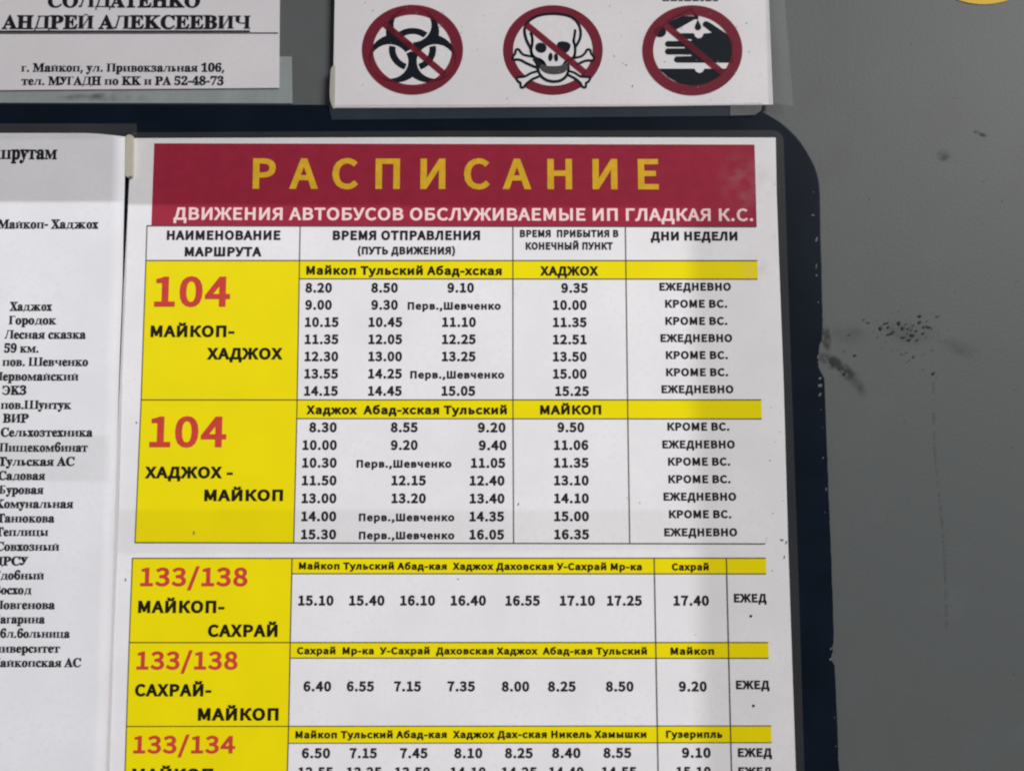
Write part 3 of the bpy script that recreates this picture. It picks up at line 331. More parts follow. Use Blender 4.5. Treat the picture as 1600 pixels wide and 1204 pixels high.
'262,400;556,0 670,0 670,400 556,400;520,0 706,0 706,32 520,32;520,368 706,368 706,400 520,400;40,0 670,0 670,32 40,32;670,-80 706,-80 706,32 670,32|Ц468:40,0 154,0 154,400 40,400;4,0 190,0 190,32 4,32;4,368 190,368 190,400 4,400;298,0 412,0'
' 412,400 298,400;262,0 448,0 448,32 262,32;262,368 448,368 448,400 262,400;40,0 412,0 412,32 40,32;412,-80 448,-80 448,32 412,32|Г318:40,0 154,0 154,400 40,400;4,0 190,0 190,32 4,32;4,368 190,368 190,400 4,400;154,368 306,368 306,400 154,40'
'0;270,368 306,288 306,400|Ч452:298,0 412,0 412,400 298,400;262,0 448,0 448,32 262,32;262,368 448,368 448,400 262,400;4,368 190,368 190,400 4,400;40,240 154,240 154,400 40,400;40,248 45,226 60,206 84,187 116,172 153,161 196,154 240,152 283,1'
'55 260,186 237,184 213,185 191,190 171,197 154,207 142,220 134,233 131,248;212,154 298,154 298,190 212,190|Л452:298,0 412,0 412,400 298,400;262,0 448,0 448,32 262,32;262,368 448,368 448,400 262,400;48,0 96,0 186,368 138,368;106,368 298,368 '
'298,400 106,400;76,32 65,55 40,64 15,55 4,32 15,9 40,0 65,9 76,32 40,32 40,32 40,32 40,32 40,32 40,32 40,32 40,32 40,32|Д452:298,0 412,0 412,400 298,400;298,368 448,368 448,400 298,400;28,0 444,0 444,36 28,36;28,-88 64,-88 64,0 28,0;412,-88'
' 448,-88 448,0 412,0;48,0 100,0 186,368 138,368;106,368 298,368 298,400 106,400|Ь318:40,0 154,0 154,400 40,400;4,0 190,0 190,32 4,32;4,368 190,368 190,400 4,400;154,0 209,9 256,33 287,69 298,112 287,155 256,191 209,215 154,224 154,204 172,1'
'97 187,177 198,147 201,112 198,77 187,47 172,27 154,20|Ы484:40,0 154,0 154,400 40,400;4,0 190,0 190,32 4,32;4,368 190,368 190,400 4,400;154,0 206,9 250,33 280,69 290,112 280,155 250,191 206,215 154,224 154,204 169,197 182,177 190,147 193,11'
'2 190,77 182,47 169,27 154,20;330,0 444,0 444,400 330,400;294,0 480,0 480,32 294,32;294,368 480,368 480,400 294,400|Б374:40,0 154,0 154,400 40,400;4,0 190,0 190,32 4,32;4,368 190,368 190,400 4,400;154,368 306,368 306,400 154,400;274,368 306'
',312 306,400;154,0 218,9 273,33 309,69 322,112 309,155 273,191 218,215 154,224 154,204 181,197 204,177 220,147 225,112 220,77 204,47 181,27 154,20|Ж770:523,-16 523,29 486,34 477,39 472,49 470,72 470,160 559,48 569,34 569,33 568,33 561,32 55'
'2,31 524,31 524,-16 766,-16 766,30 737,33 729,36 722,41 713,51 553,249 607,305 666,354 715,369 736,369 736,416 533,416 533,371 580,366 582,364 580,358 564,339 470,244 470,332 471,349 473,358 476,362 480,364 491,367 523,371 523,416 292,416 2'
'92,371 328,366 337,361 342,352 344,332 344,72 342,49 337,39 328,34 292,29 292,-16;247,-16 247,29 284,34 293,39 297,49 300,72 300,160 211,48 201,34 201,33 202,33 209,32 218,31 245,31 245,-16 4,-16 4,30 32,33 41,36 48,41 57,51 217,249 163,305'
' 104,354 55,369 33,369 33,416 237,416 237,371 190,366 188,364 190,358 206,339 300,244 300,332 299,349 297,358 294,362 290,364 279,367 247,371 247,416 477,416 477,371 442,366 433,361 428,352 426,332 426,72 428,49 433,39 441,34 478,29 478,-16'
'|и380:40,0 140,0 140,273 40,273;10,0 170,0 170,30 10,30;10,243 170,243 170,273 10,273;240,0 340,0 340,273 240,273;210,0 370,0 370,30 210,30;210,243 370,243 370,273 210,273;136,16 244,207 244,256 136,65|й380:40,0 140,0 140,273 40,273;10,0 17'
'0,0 170,30 10,30;10,243 170,243 170,273 10,273;240,0 340,0 340,273 240,273;210,0 370,0 370,30 210,30;210,243 370,243 370,273 210,273;136,16 244,207 244,256 136,65;128,323 137,308 151,295 169,287 190,285 211,287 229,295 243,308 252,323 240,3'
'31 233,324 222,319 207,316 190,315 173,316 158,319 147,324 140,331|н380:40,0 140,0 140,273 40,273;10,0 170,0 170,30 10,30;10,243 170,243 170,273 10,273;240,0 340,0 340,273 240,273;210,0 370,0 370,30 210,30;210,243 370,243 370,273 210,273;14'
'0,124 240,124 240,160 140,160|п380:40,0 140,0 140,273 40,273;10,0 170,0 170,30 10,30;10,243 170,243 170,273 10,273;240,0 340,0 340,273 240,273;210,0 370,0 370,30 210,30;210,243 370,243 370,273 210,273;140,243 240,243 240,273 140,273|ш580:40'
',0 140,0 140,273 40,273;10,0 170,0 170,30 10,30;10,243 170,243 170,273 10,273;240,0 340,0 340,273 240,273;210,0 370,0 370,30 210,30;210,243 370,243 370,273 210,273;440,0 540,0 540,273 440,273;410,0 570,0 570,30 410,30;410,243 570,243 570,27'
'3 410,273;40,0 540,0 540,30 40,30|щ596:40,0 140,0 140,273 40,273;10,0 170,0 170,30 10,30;10,243 170,243 170,273 10,273;240,0 340,0 340,273 240,273;210,0 370,0 370,30 210,30;210,243 370,243 370,273 210,273;440,0 540,0 540,273 440,273;410,0 5'
'70,0 570,30 410,30;410,243 570,243 570,273 410,273;40,0 540,0 540,30 40,30;540,-55 576,-55 576,30 540,30|ц396:40,0 140,0 140,273 40,273;10,0 170,0 170,30 10,30;10,243 170,243 170,273 10,273;240,0 340,0 340,273 240,273;210,0 370,0 370,30 210'
',30;210,243 370,243 370,273 210,273;40,0 340,0 340,30 40,30;340,-55 376,-55 376,30 340,30|г256:40,0 140,0 140,273 40,273;10,0 170,0 170,30 10,30;10,243 170,243 170,273 10,273;140,243 244,243 244,273 140,273;208,243 244,188 244,273|ч380:240,'
'0 340,0 340,273 240,273;210,0 370,0 370,30 210,30;210,243 370,243 370,273 210,273;10,243 170,243 170,273 10,273;40,164 140,164 140,273 40,273;40,169 44,154 56,140 75,127 101,117 131,109 165,105 200,104 235,106 214,137 197,136 180,136 164,13'
'9 149,142 137,148 128,154 122,161 120,169;180,99 240,99 240,135 180,135|л380:240,0 340,0 340,273 240,273;210,0 370,0 370,30 210,30;210,243 370,243 370,273 210,273;48,0 96,0 172,243 124,243;92,243 240,243 240,273 92,273;76,32 65,55 40,64 15,'
'55 4,32 15,9 40,0 65,9 76,32 40,32 40,32 40,32 40,32 40,32 40,32 40,32 40,32 40,32|д380:240,0 340,0 340,273 240,273;240,243 370,243 370,273 240,273;28,0 372,0 372,34 28,34;28,-60 64,-60 64,0 28,0;340,-60 376,-60 376,0 340,0;48,0 100,0 172,2'
'43 124,243;92,243 240,243 240,273 92,273|ь258:40,0 140,0 140,273 40,273;10,0 170,0 170,30 10,30;10,243 170,243 170,273 10,273;140,0 178,6 209,22 231,47 238,76 231,106 209,130 178,147 140,153 140,133 145,128 149,116 152,98 153,76 152,55 149,'
'36 145,24 140,20|ы413:40,0 140,0 140,273 40,273;10,0 170,0 170,30 10,30;10,243 170,243 170,273 10,273;140,0 175,6 206,22 226,47 233,76 226,106 206,130 175,147 140,153 140,133 143,128 145,116 147,98 148,76 147,55 145,36 143,24 140,20;273,0 3'
'73,0 373,273 273,273;243,0 403,0 403,30 243,30;243,243 403,243 403,273 243,273|ю492:40,0 140,0 140,273 40,273;10,0 170,0 170,30 10,30;10,243 170,243 170,273 10,273;376,-20 412,-4 442,20 464,53 478,92 483,135 478,179 464,218 442,250 412,275 '
'376,291 335,296 295,291 259,275 229,250 207,217 193,178 188,135 193,93 207,54 229,22 259,-4 295,-20 336,-25/324,30 315,42 312,53 309,73 307,101 307,136 309,198 316,231 324,242 336,246 347,243 355,231 362,198 365,135 364,101 363,73 360,53 35'
'7,42 348,30 336,27;140,118 220,118 220,154 140,154|ж617:419,-11 419,20 389,23 382,27 379,33 377,49 377,109 448,33 456,23 456,22 455,22 450,22 442,21 420,21 420,-11 613,-11 613,20 591,22 584,25 578,28 571,35 443,170 487,208 534,241 573,252 5'
'90,252 590,283 427,283 427,253 465,249 466,248 465,244 452,231 377,166 377,226 378,238 379,244 381,247 385,248 393,250 419,253 419,283 235,283 235,253 263,249 270,246 274,240 276,226 276,49 274,33 270,27 263,23 234,20 234,-11;198,-11 198,20'
' 228,23 235,27 239,33 240,49 240,109 170,33 162,23 161,22 163,22 168,22 175,21 197,21 197,-11 4,-11 4,20 27,22 33,25 39,28 46,35 174,170 131,208 84,241 45,252 28,252 28,283 190,283 190,253 153,249 151,248 153,244 166,231 240,166 240,226 240'
',238 238,244 236,247 233,248 224,250 198,253 198,283 383,283 383,253 354,249 347,246 343,240 342,226 342,49 343,33 347,27 354,23 383,20 383,-11')}
def decode(s):
    d = {}
    for it in s.split('|'):
        ch = it[0]; a, g = it[1:].split(':')
        d[ch] = (int(a) / 400.0, [[[tuple(int(v) / 400.0 for v in p.split(',')) for p in c.split()] for c in G.split('/')] for G in g.split(';')])
    return d
ALPHA = {k: decode(v) for k, v in GLYPHS.items()}
FILLED = {}
def filled(font, ch):
    key = (font, ch)
    if key not in FILLED:
        adv, groups = ALPHA[font][ch]; res = []
        for g in groups:
            cu = bpy.data.curves.new('outline', 'CURVE'); cu.dimensions = '2D'; cu.fill_mode = 'BOTH'
            for c in g:
                sp = cu.splines.new('POLY'); sp.points.add(len(c) - 1); sp.use_cyclic_u = True
                for p, q in zip(sp.points, c): p.co = (q[0], q[1], 0, 1)
            o = bpy.data.objects.new('outline', cu)
            me = o.to_mesh()
            res.append(([(v.co.x, v.co.y) for v in me.vertices], [tuple(p.vertices) for p in me.polygons]))
            o.to_mesh_clear(); bpy.data.objects.remove(o); bpy.data.curves.remove(cu)
        xs = [v[0] for r in res for v in r[0]]
        FILLED[key] = (adv, res, min(xs), max(xs))
    return FILLED[key]
SPACE = {'sans': 0.33, 'bold': 0.33, 'serif': 0.37}
def write(ink, font, text, x0, x1, base, cap, base1=None, fit=None, track=False, sx=None):
    """text whose part `fit` (default all) spans x0..x1 in the photo; base = baseline at x0, base1 at x1"""
    small = cap < 19.4 and font != 'serif'
    if small: font = 'bold'
    pos = []; x = 0
    for ch in text:
        if ch == ' ': pos.append(None); x += SPACE[font]; continue
        adv, res, a, b = filled(font, ch)
        pos.append(x); x += adv
    i0 = text.rindex(fit) if fit else 0
    first = next(i for i in range(i0, len(text)) if pos[i] is not None)
    last = max(i for i in range(len(text)) if pos[i] is not None)
    g0 = pos[first] + filled(font, text[first])[2]; g1 = pos[last] + filled(font, text[last])[3]
    if track:
        k = cap if sx is None else cap * sx
        nat = (g1 - g0) * k
        extra = ((x1 - x0) - nat) / (len(text) - 1)
    else:
        k = (x1 - x0) / (g1 - g0); extra = 0
    b1 = base if base1 is None else base1
    if small: cap *= 1.13 if text[0].isdigit() else 1.05; base += 0.4; b1 += 0.4
    for i, ch in enumerate(text):
        if pos[i] is None: continue
        adv, res, a, b = filled(font, ch)
        for vs, fs in res:
            pts = []
            for vx, vy in vs:
                X = x0 + (vx + pos[i] - g0) * k + extra * i
                Y0 = base + (b1 - base) * (X - x0) / max(1, x1 - x0)
                Y = Y0 - vy * cap
                pts.append((X + lean(X) * (Y - Y0), Y))
            ink.tris(pts, fs)

# ------------------------------------------------------------------ materials
def newmat(name):
    m = bpy.data.materials.new(name); m.use_nodes = True
    nt = m.node_tree; p = nt.nodes['Principled BSDF']
    return m, nt, p, nt.links
def noise_mix(nt, col, amount, scale, detail=4, coord='Object', low=0.35, high=0.65, tint=None):
    tc = nt.nodes.new('ShaderNodeTexCoord'); nz = nt.nodes.new('ShaderNodeTexNoise')
    nz.inputs['Scale'].default_value = scale; nz.inputs['Detail'].default_value = detail
    nt.links.new(tc.outputs[coord], nz.inputs['Vector'])
    mr = nt.nodes.new('ShaderNodeMapRange'); mr.inputs[1].default_value = low; mr.inputs[2].default_value = high
    nt.links.new(nz.outputs['Fac'], mr.inputs[0])
    mx = nt.nodes.new('ShaderNodeMix'); mx.data_type = 'RGBA'
    t = tint or [c * (1 - amount) for c in col[:3]]
    mx.inputs[6].default_value = (*t, 1); mx.inputs[7].default_value = (*col[:3], 1)
    nt.links.new(mr.outputs[0], mx.inputs[0])
    return mx.outputs[2], nz, mr
def chain(nt, a, col, scale, low, high, fac=1.0, detail=3):
    """lay `col` over colour socket a where a noise is high"""
    tc = nt.nodes.new('ShaderNodeTexCoord'); nz = nt.nodes.new('ShaderNodeTexNoise')
    nz.inputs['Scale'].default_value = scale; nz.inputs['Detail'].default_value = detail
    nt.links.new(tc.outputs['Object'], nz.inputs['Vector'])
    mr = nt.nodes.new('ShaderNodeMapRange'); mr.inputs[1].default_value = low; mr.inputs[2].default_value = high
    mr.inputs[4].default_value = fac
    nt.links.new(nz.outputs['Fac'], mr.inputs[0])
    mx = nt.nodes.new('ShaderNodeMix'); mx.data_type = 'RGBA'
    nt.links.new(mr.outputs[0], mx.inputs[0]); nt.links.new(a, mx.inputs[6]); mx.inputs[7].default_value = (*col, 1)
    return mx.outputs[2]
def add_bump(nt, p, scale, strength, dist=0.0002, detail=3):
    tc = nt.nodes.new('ShaderNodeTexCoord'); nz = nt.nodes.new('ShaderNodeTexNoise'); b = nt.nodes.new('ShaderNodeBump')
    nz.inputs['Scale'].default_value = scale; nz.inputs['Detail'].default_value = detail
    b.inputs['Strength'].default_value = strength; b.inputs['Distance'].default_value = dist
    nt.links.new(tc.outputs['Object'], nz.inputs['Vector']); nt.links.new(nz.outputs['Fac'], b.inputs['Height'])
    nt.links.new(b.outputs[0], p.inputs['Normal'])
def paper(name, col, dirt=(0.45, 0.42, 0.40), gloss=0.5, spec=0.25, dirt_f=0.35):
    m, nt, p, L = newmat(name)
    c, _, _ = noise_mix(nt, col, 0.065, 45, 6)
    c = chain(nt, c, tuple(x * 0.93 for x in col), 900, 0.5, 0.75, 1.0, 2)
    c = chain(nt, c, dirt, 110, 0.70, 0.86, dirt_f, 6)
    L.new(c, p.inputs['Base Color'])
    p.inputs['Roughness'].default_value = gloss; p.inputs['Specular IOR Level'].default_value = spec
    add_bump(nt, p, 260, 0.12, 0.00015)
    return m
def ink(name, col, var=0.12, rough=0.5, spec=0.06, scale=600):
    m, nt, p, L = newmat(name)
    c, _, _ = noise_mix(nt, col, var, scale, 3)
    L.new(c, p.inputs['Base Color'])
    p.inputs['Roughness'].default_value = rough; p.inputs['Specular IOR Level'].default_value = spec
    return m
def film(name, col, alpha, rough=0.35, streak=0.3, scale=40, tint=(1, 1, 1)):
    """clear plastic tape: mostly see-through, with a faint milky scatter and a sheen"""
    m, nt, p, L = newmat(name)
    tr = nt.nodes.new('ShaderNodeBsdfTransparent'); tr.inputs[0].default_value = (*tint, 1)
    mx = nt.nodes.new('ShaderNodeMixShader')
    tc = nt.nodes.new('ShaderNodeTexCoord'); mp = nt.nodes.new('ShaderNodeMapping'); mp.inputs['Scale'].default_value = (1, 1, 0.35)
    nz = nt.nodes.new('ShaderNodeTexNoise'); nz.inputs['Scale'].default_value = scale; nz.inputs['Detail'].default_value = 6
    L.new(tc.outputs['Object'], mp.inputs[0]); L.new(mp.outputs[0], nz.inputs['Vector'])
    mr = nt.nodes.new('ShaderNodeMapRange'); mr.inputs[1].default_value = 0.3; mr.inputs[2].default_value = 0.75
    mr.inputs[3].default_value = alpha * (1 - streak); mr.inputs[4].default_value = alpha * (1 + streak)
    L.new(nz.outputs['Fac'], mr.inputs[0]); L.new(mr.outputs[0], mx.inputs[0])
    p.inputs['Base Color'].default_value = (*col, 1); p.inputs['Roughness'].default_value = rough
    p.inputs['Specular IOR Level'].default_value = 0.4
    L.new(tr.outputs[0], mx.inputs[1]); L.new(p.outputs[0], mx.inputs[2])
    L.new(mx.outputs[0], nt.nodes['Material Output'].inputs[0])
    return m
def overprint(name, col):
    """red printing ink that lets dark ink below show through"""
    m, nt, p, L = newmat(name)
    c, _, _ = noise_mix(nt, col, 0.12, 500, 3)
    L.new(c, p.inputs['Base Color']); p.inputs['Roughness'].default_value = 0.55; p.inputs['Specular IOR Level'].default_value = 0.2
    tr = nt.nodes.new('ShaderNodeBsdfTransparent'); tr.inputs[0].default_value = (*[math.sqrt(x) for x in col], 1)
    mx = nt.nodes.new('ShaderNodeMixShader'); mx.inputs[0].default_value = 0.42
    L.new(tr.outputs[0], mx.inputs[1]); L.new(p.outputs[0], mx.inputs[2])
    L.new(mx.outputs[0], nt.nodes['Material Output'].inputs[0])
    return m
def fading_patch(name, col, alpha, scale, low, high, ax=1.0):
    """dirt, and glare painted on the laminate: noise broken patch that fades out to its rim (generated coordinates of its own patch)"""
    m, nt, p, L = newmat(name)
    p.inputs['Base Color'].default_value = (*col, 1); p.inputs['Roughness'].default_value = 0.7
    tc = nt.nodes.new('ShaderNodeTexCoord')
    vm = nt.nodes.new('ShaderNodeVectorMath'); vm.operation = 'SUBTRACT'; vm.inputs[1].default_value = (0.5, 0.5, 0)
    L.new(tc.outputs['UV'], vm.inputs[0])
    ln = nt.nodes.new('ShaderNodeVectorMath'); ln.operation = 'LENGTH'; L.new(vm.outputs[0], ln.inputs[0])
    r = nt.nodes.new('ShaderNodeMapRange'); r.interpolation_type = 'SMOOTHSTEP'
    r.inputs[1].default_value = 0.5; r.inputs[2].default_value = 0.08; r.inputs[3].default_value = 0; r.inputs[4].default_value = 1
    L.new(ln.outputs['Value'], r.inputs[0])
    nz = nt.nodes.new('ShaderNodeTexNoise'); nz.inputs['Scale'].default_value = scale; nz.inputs['Detail'].default_value = 5
    L.new(tc.outputs['Object'], nz.inputs['Vector'])
    q = nt.nodes.new('ShaderNodeMapRange'); q.inputs[1].default_value = low; q.inputs[2].default_value = high; q.inputs[4].default_value = alpha
    L.new(nz.outputs['Fac'], q.inputs[0])
    mu = nt.nodes.new('ShaderNodeMath'); mu.operation = 'MULTIPLY'; L.new(r.outputs[0], mu.inputs[0]); L.new(q.outputs[0], mu.inputs[1])
    L.new(mu.outputs[0], p.inputs['Alpha'])
    return m

# grey plastic of the panel: fine grain, faint blotches
wall_m, nt, p, L = newmat('grey_plastic')
c, _, _ = noise_mix(nt, (0.115,0.126,0.128), 0.10, 38, 3, low=0.42, high=0.58, tint=((0.115,0.126,0.128)[0]*0.97, (0.115,0.126,0.128)[1]*0.90, (0.115,0.126,0.128)[2]*0.91))
c = chain(nt, c, tuple(x * 0.93 for x in (0.115,0.126,0.128)), 9, 0.40, 0.66, 1.0, 3)
c = chain(nt, c, tuple(x * 0.6 for x in (0.115,0.126,0.128)), 75, 0.66, 0.85, 0.35, 8)
c = chain(nt, c, tuple(x * 0.8 for x in (0.115,0.126,0.128)), 1500, 0.45, 0.8, 0.6, 2)
c = chain(nt, c, tuple(x * 1.25 for x in (0.115,0.126,0.128)), 45, 0.60, 0.85, 0.35, 6)
L.new(c, p.inputs['Base Color']); p.inputs['Roughness'].default_value = 0.5; p.inputs['Specular IOR Level'].default_value = 0.2
add_bump(nt, p, 900, 0.25, 0.0002)
board_m, nt, p, L = newmat('dark_navy_board')
c, _, _ = noise_mix(nt, (0.006,0.011,0.020), 0.25, 60, 4)
L.new(c, p.inputs['Base Color']); p.inputs['Roughness'].default_value = 0.34; p.inputs['Specular IOR Level'].default_value = 0.06
add_bump(nt, p, 500, 0.08, 0.0001)
paper_tt = paper('timetable_paper', (0.79,0.775,0.80))
paper_ls = paper('list_paper', (0.755,0.75,0.785))
paper_sg = paper('sign_paper', (0.77,0.745,0.765), dirt_f=0.25)
paper_dc = paper('card_paper', (0.74, 0.72, 0.75), dirt_f=0.25)
black = ink('black_ink', (0.016, 0.015, 0.019))
black_y = ink('black_ink_on_yellow', (0.014, 0.012, 0.004))
black_s = ink('black_toner', (0.016, 0.016, 0.022))
rule_m = ink('rule_ink', (0.075, 0.07, 0.06))
yellow = ink('yellow_ink', (0.83,0.695,0.003), 0.04, scale=60)
crimson = ink('crimson_ink', (0.335,0.024,0.052), 0.10, scale=220)
gold = ink('gold_ink', (0.80, 0.47, 0.03), 0.14, scale=400)
pink = ink('pale_pink_ink', (0.86, 0.62, 0.62), 0.06)
red = ink('red_ink', (0.59,0.056,0.043), 0.12, scale=300)
sign_red = overprint('sign_red_ink', (0.26,0.029,0.055))
sign_black = ink('sign_black_ink', (0.011, 0.015, 0.022))
sign_white = ink('sign_white', (0.77,0.745,0.765), 0.05)
sign_grey = ink('sign_grey_ink', (0.075, 0.078, 0.085))

# ------------------------------------------------------------------ the wall
a, b = 1.6, 1.4
w = mesh('wall', [(-a, 0, 1.4 - b), (a, 0, 1.4 - b), (a, 0, 1.4 + b), (-a, 0, 1.4 + b)], [(0, 1, 2, 3)], wall_m)
w['kind'] = 'structure'; w['label'] = 'grey plastic interior panel behind the papers'
def uv_patch(name, quad, d, mat, parent, n=1):
    o = mesh(name, [at(x, y, d) for x, y in quad], [(0, 1, 2, 3)], mat, parent)
    uv = o.data.uv_layers.new(name='UVMap')
    for i, c_ in enumerate([(0, 0), (1, 0), (1, 1), (0, 1)]): uv.data[i].uv = c_
    return o
def patch(name, cx, cy, rx, ry, rot, d, mat, parent):
    c_, s_ = math.cos(rot), math.sin(rot)
    q = [(cx + x*c_ - y*s_, cy + x*s_ + y*c_) for x, y in ((-rx, ry), (rx, ry), (rx, -ry), (-rx, -ry))]
    return uv_patch(name, q, d, mat, parent)
sm_dark = fading_patch('dark_scuff_dirt', (0.022, 0.023, 0.024), 0.95, 420, 0.36, 0.60)
sm_soft = fading_patch('soft_scuff_dirt', (0.03, 0.03, 0.032), 0.55, 260, 0.35, 0.7)
sm_big = fading_patch('rubbed_dirt', (0.045, 0.043, 0.045), 0.30, 120, 0.35, 0.75)
D_ = 0.00012
patch('scuff_mark', 1291, 527, 10, 26, R(-8), D_, sm_dark, w)
patch('scuff_mark', 1300, 565, 30, 13, R(28), D_*1.5, sm_dark, w)
patch('scuff_mark', 1318, 577, 42, 13, R(38), D_*2, sm_dark, w)
patch('scuff_mark', 1340, 600, 34, 11, R(50), D_*2.5, sm_soft, w)
patch('scuff_mark', 1532, 209, 15, 4.5, R(22), D_, sm_dark, w)
patch('scuff_mark', 1475, 243, 16, 12, R(10), D_, sm_soft, w)
patch('scuff_mark', 1505, 545, 55, 16, R(24), D_, sm_big, w)
patch('scuff_mark', 1420, 520, 60, 26, R(6), D_, sm_big, w)
patch('scuff_mark', 1325, 520, 40, 22, R(10), D_*2.2, sm_big, w)
sp = Ink(D_ * 3)
def speck(ink_, x, y, rx, ry, rot):
    n = 9
    ph = random.random() * 6
    pts = []
    for k in range(n):
        t = 2*math.pi*k/n; rr = 1 + 0.28*math.sin(2*t + ph) + random.uniform(-0.2, 0.2)
        u, v = rx*rr*math.cos(t), ry*rr*math.sin(t)
        pts.append((x + u*math.cos(rot) - v*math.sin(rot), y + u*math.sin(rot) + v*math.cos(rot)))
    ink_.poly(pts)
zs = 230 / 1600.0
for zx, zy, rx, ry, rt in [(800,172,34,14,-.2),(742,228,20,26,.3),(825,215,18,14,0),(870,275,30,20,-.4),(830,292,26,13,0),(942,172,22,24,0),(985,225,26,16,.3),(1015,180,10,9,0),
        (1040,232,14,12,0),(1075,245,12,9,0),(1128,255,17,13,0),(1085,303,34,15,0),(985,325,30,13,.2),(1050,352,24,17,-.2),(1140,352,15,18,0),(1210,212,18,13,0),(1205,282,15,13,0),
        (1165,160,24,14,-.6),(1170,95,22,14,0),(1098,195,12,9,0),(1260,212,34,10,.2),(1030,280,10,8,0),(460,520,17,13,.2),(560,130,10,9,0),(605,165,18,8,.3),(400,300,14,10,0),
        (1020,492,7,12,0),(1100,535,12,12,0),(1316,715,13,22,0),(350,722,26,16,0),(1360,98,20,8,0),(1300,232,9,9,0)]:
    speck(sp, 1270 + zx*zs, 480 + zy*zs, rx*zs*0.85, ry*zs*0.85, rt)
for k in range(26):
    speck(sp, random.gauss(1425, 45), random.gauss(530, 22), random.uniform(.5, 1.2), random.uniform(.5, 1.0), random.random())
for k in range(14):
    speck(sp, random.uniform(1300, 1590), random.uniform(10, 1190), random.uniform(.4, 1.1), random.uniform(.4, .9), random.random())
o = sp.build('dirt_specks', ink('speck_dirt', (0.058, 0.060, 0.062), 0.4), w); o['kind'] = 'stuff'
s_ = Ink(D_ * 4)
sl = smooth_line([(1460, 596), (1462, 690), (1468, 760), (1475, 830), (1479, 900), (1481, 985)], 24)
for k in range(len(sl) - 1):
    if random.random() < 0.72: s_.stroke(sl[k:k+2], random.uniform(.3, .75), caps=False)
s_.build('scratch', ink('scratch_dirt', (0.083, 0.089, 0.091), 0.25, scale=900), w)

# ------------------------------------------------------------------ the dark board the papers are stuck to
BD = 0.0020
bd = thing('notice_board', 'dark navy board with a rounded corner and worn right edge, under the bus timetable', 'notice board', 620, 1440)
edge_r = [(1281.8,307),(1282,340),(1283,380),(1284,420),(1285,470),(1285.8,500),(1285.4,520),(1284.8,531),(1281,538),(1279.5,548),(1279.8,560),(1279.4,572),(1281.4,578),(1285,584),(1288.3,590),(1289,605),(1290.5,650),
          (1293,710),(1294.4,745),(1295,765),(1297.5,830),(1300,890),(1302,951),(1303.2,985),(1303,1004),(1300.8,1010),(1302.4,1016),(1299.6,1024),(1301,1033),(1304.5,1039),(1306,1070),(1308,1110),(1309.5,1150),(1310.4,1185),(1312,1204),(1314,1260),(1320,1440)]
jag = []
for i in range(len(edge_r) - 1):
    (x0, y0), (x1, y1) = edge_r[i], edge_r[i+1]
    n = max(1, int((y1 - y0) / 7)) if y0 < 1210 else 1
    for k in range(n):
        t = k / n
        jag.append((x0 + (x1-x0)*t + random.uniform(-.3, .3), y0 + (y1-y0)*t))
jag.append(edge_r[-1])
corner = smooth_line([(1060,164.5),(1140,166.5),(1184,172.5),(1205,182),(1226,196),(1248,218),(1264,242),(1274.5,263.5),(1279.8,284),(1281.6,305)], 5)
outline = [(-260, 161), (520, 163.5)] + corner + jag + [(-260, 1440)]
slab('board_plate', outline, 0.0, BD, board_m, bd, bevel=0.00035)
chip_m = ink('chipped_paint', (0.16, 0.18, 0.20), 0.5, scale=900)
for x, y, rx, ry in [(1270.5,336,2.2,2.6),(1276,374,2.6,4.2),(1275.5,416,1.2,4.5),(1276,430,1.5,2.5),(1278.5,472,1.6,1.6),(1278.4,557,1.5,5),(1279,565,1.6,3),(1281.3,591,2.7,2.8),(1281.6,602,3.6,3.5),(1281.4,616,3,3.1),
                     (1286,715,1.6,2.2),(1291,764,1.5,2.6),(1298.5,1013,1.8,3),(1299,1029,3.6,3.2),(1283,640,.9,1.2),(1285,668,.8,1),(1289,800,.8,1.3),(1271,300,.9,1),(1304,1120,.9,2),(1306,1165,.8,1.6)]:
    c_ = Ink(BD + 0.00006); speck(c_, x, y, rx * .8, ry * .8, random.random() * .5); c_.build('paint_chip', chip_m, bd)

# ------------------------------------------------------------------ the timetable
TD = 0.0026                       # front of the timetable paper
tt = thing('timetable_sheet', 'laminated bus timetable with crimson heading and yellow route cells, stuck on the dark board', 'timetable', 700, 1440, BD)
film_m = film('laminate', (0.52, 0.50, 0.46), 0.055, rough=0.3, streak=0.25)
def grid_sheet(name, left, right, ys, d_fn, mat, parent, nx=14, thick=0.00022):
    """a sheet between two edge curves (photo px, by row), d_fn(u, v) = distance from the wall"""
    vs, fs = [], []
    for j, y in enumerate(ys):
        for i in range(nx + 1):
            u = i / nx; v = j / (len(ys) - 1)
            x = left(y) + (right(y) - left(y)) * u
            vs.append(at(x, y(u) if callable(y) else y, d_fn(u, v)))
    W = nx + 1
    for j in range(len(ys) - 1):
        for i in range(nx): fs.append((j*W+i, (j+1)*W+i, (j+1)*W+i+1, j*W+i+1))
    o = mesh(name, vs, fs, mat, parent, smooth=True)
    md = o.modifiers.new('thickness', 'SOLIDIFY'); md.thickness = thick; md.offset = -1
    return o
def interp(tab):
    def f(y):
        if y <= tab[0][0]: return tab[0][1]
        for (a0, b0), (a1, b1) in zip(tab, tab[1:]):
            if y <= a1: return b0 + (b1-b0)*(y-a0)/(a1-a0)
        return tab[-1][1]
    return f
tt_left = interp([(214, 205.5), (340, 199), (450, 193), (600, 187), (850, 176), (1204, 160), (1440, 150)])
tt_right = interp([(214, 1212), (300, 1213.5), (400, 1217), (600, 1224.5), (850, 1231.5), (1204, 1243.5), (1440, 1251)])
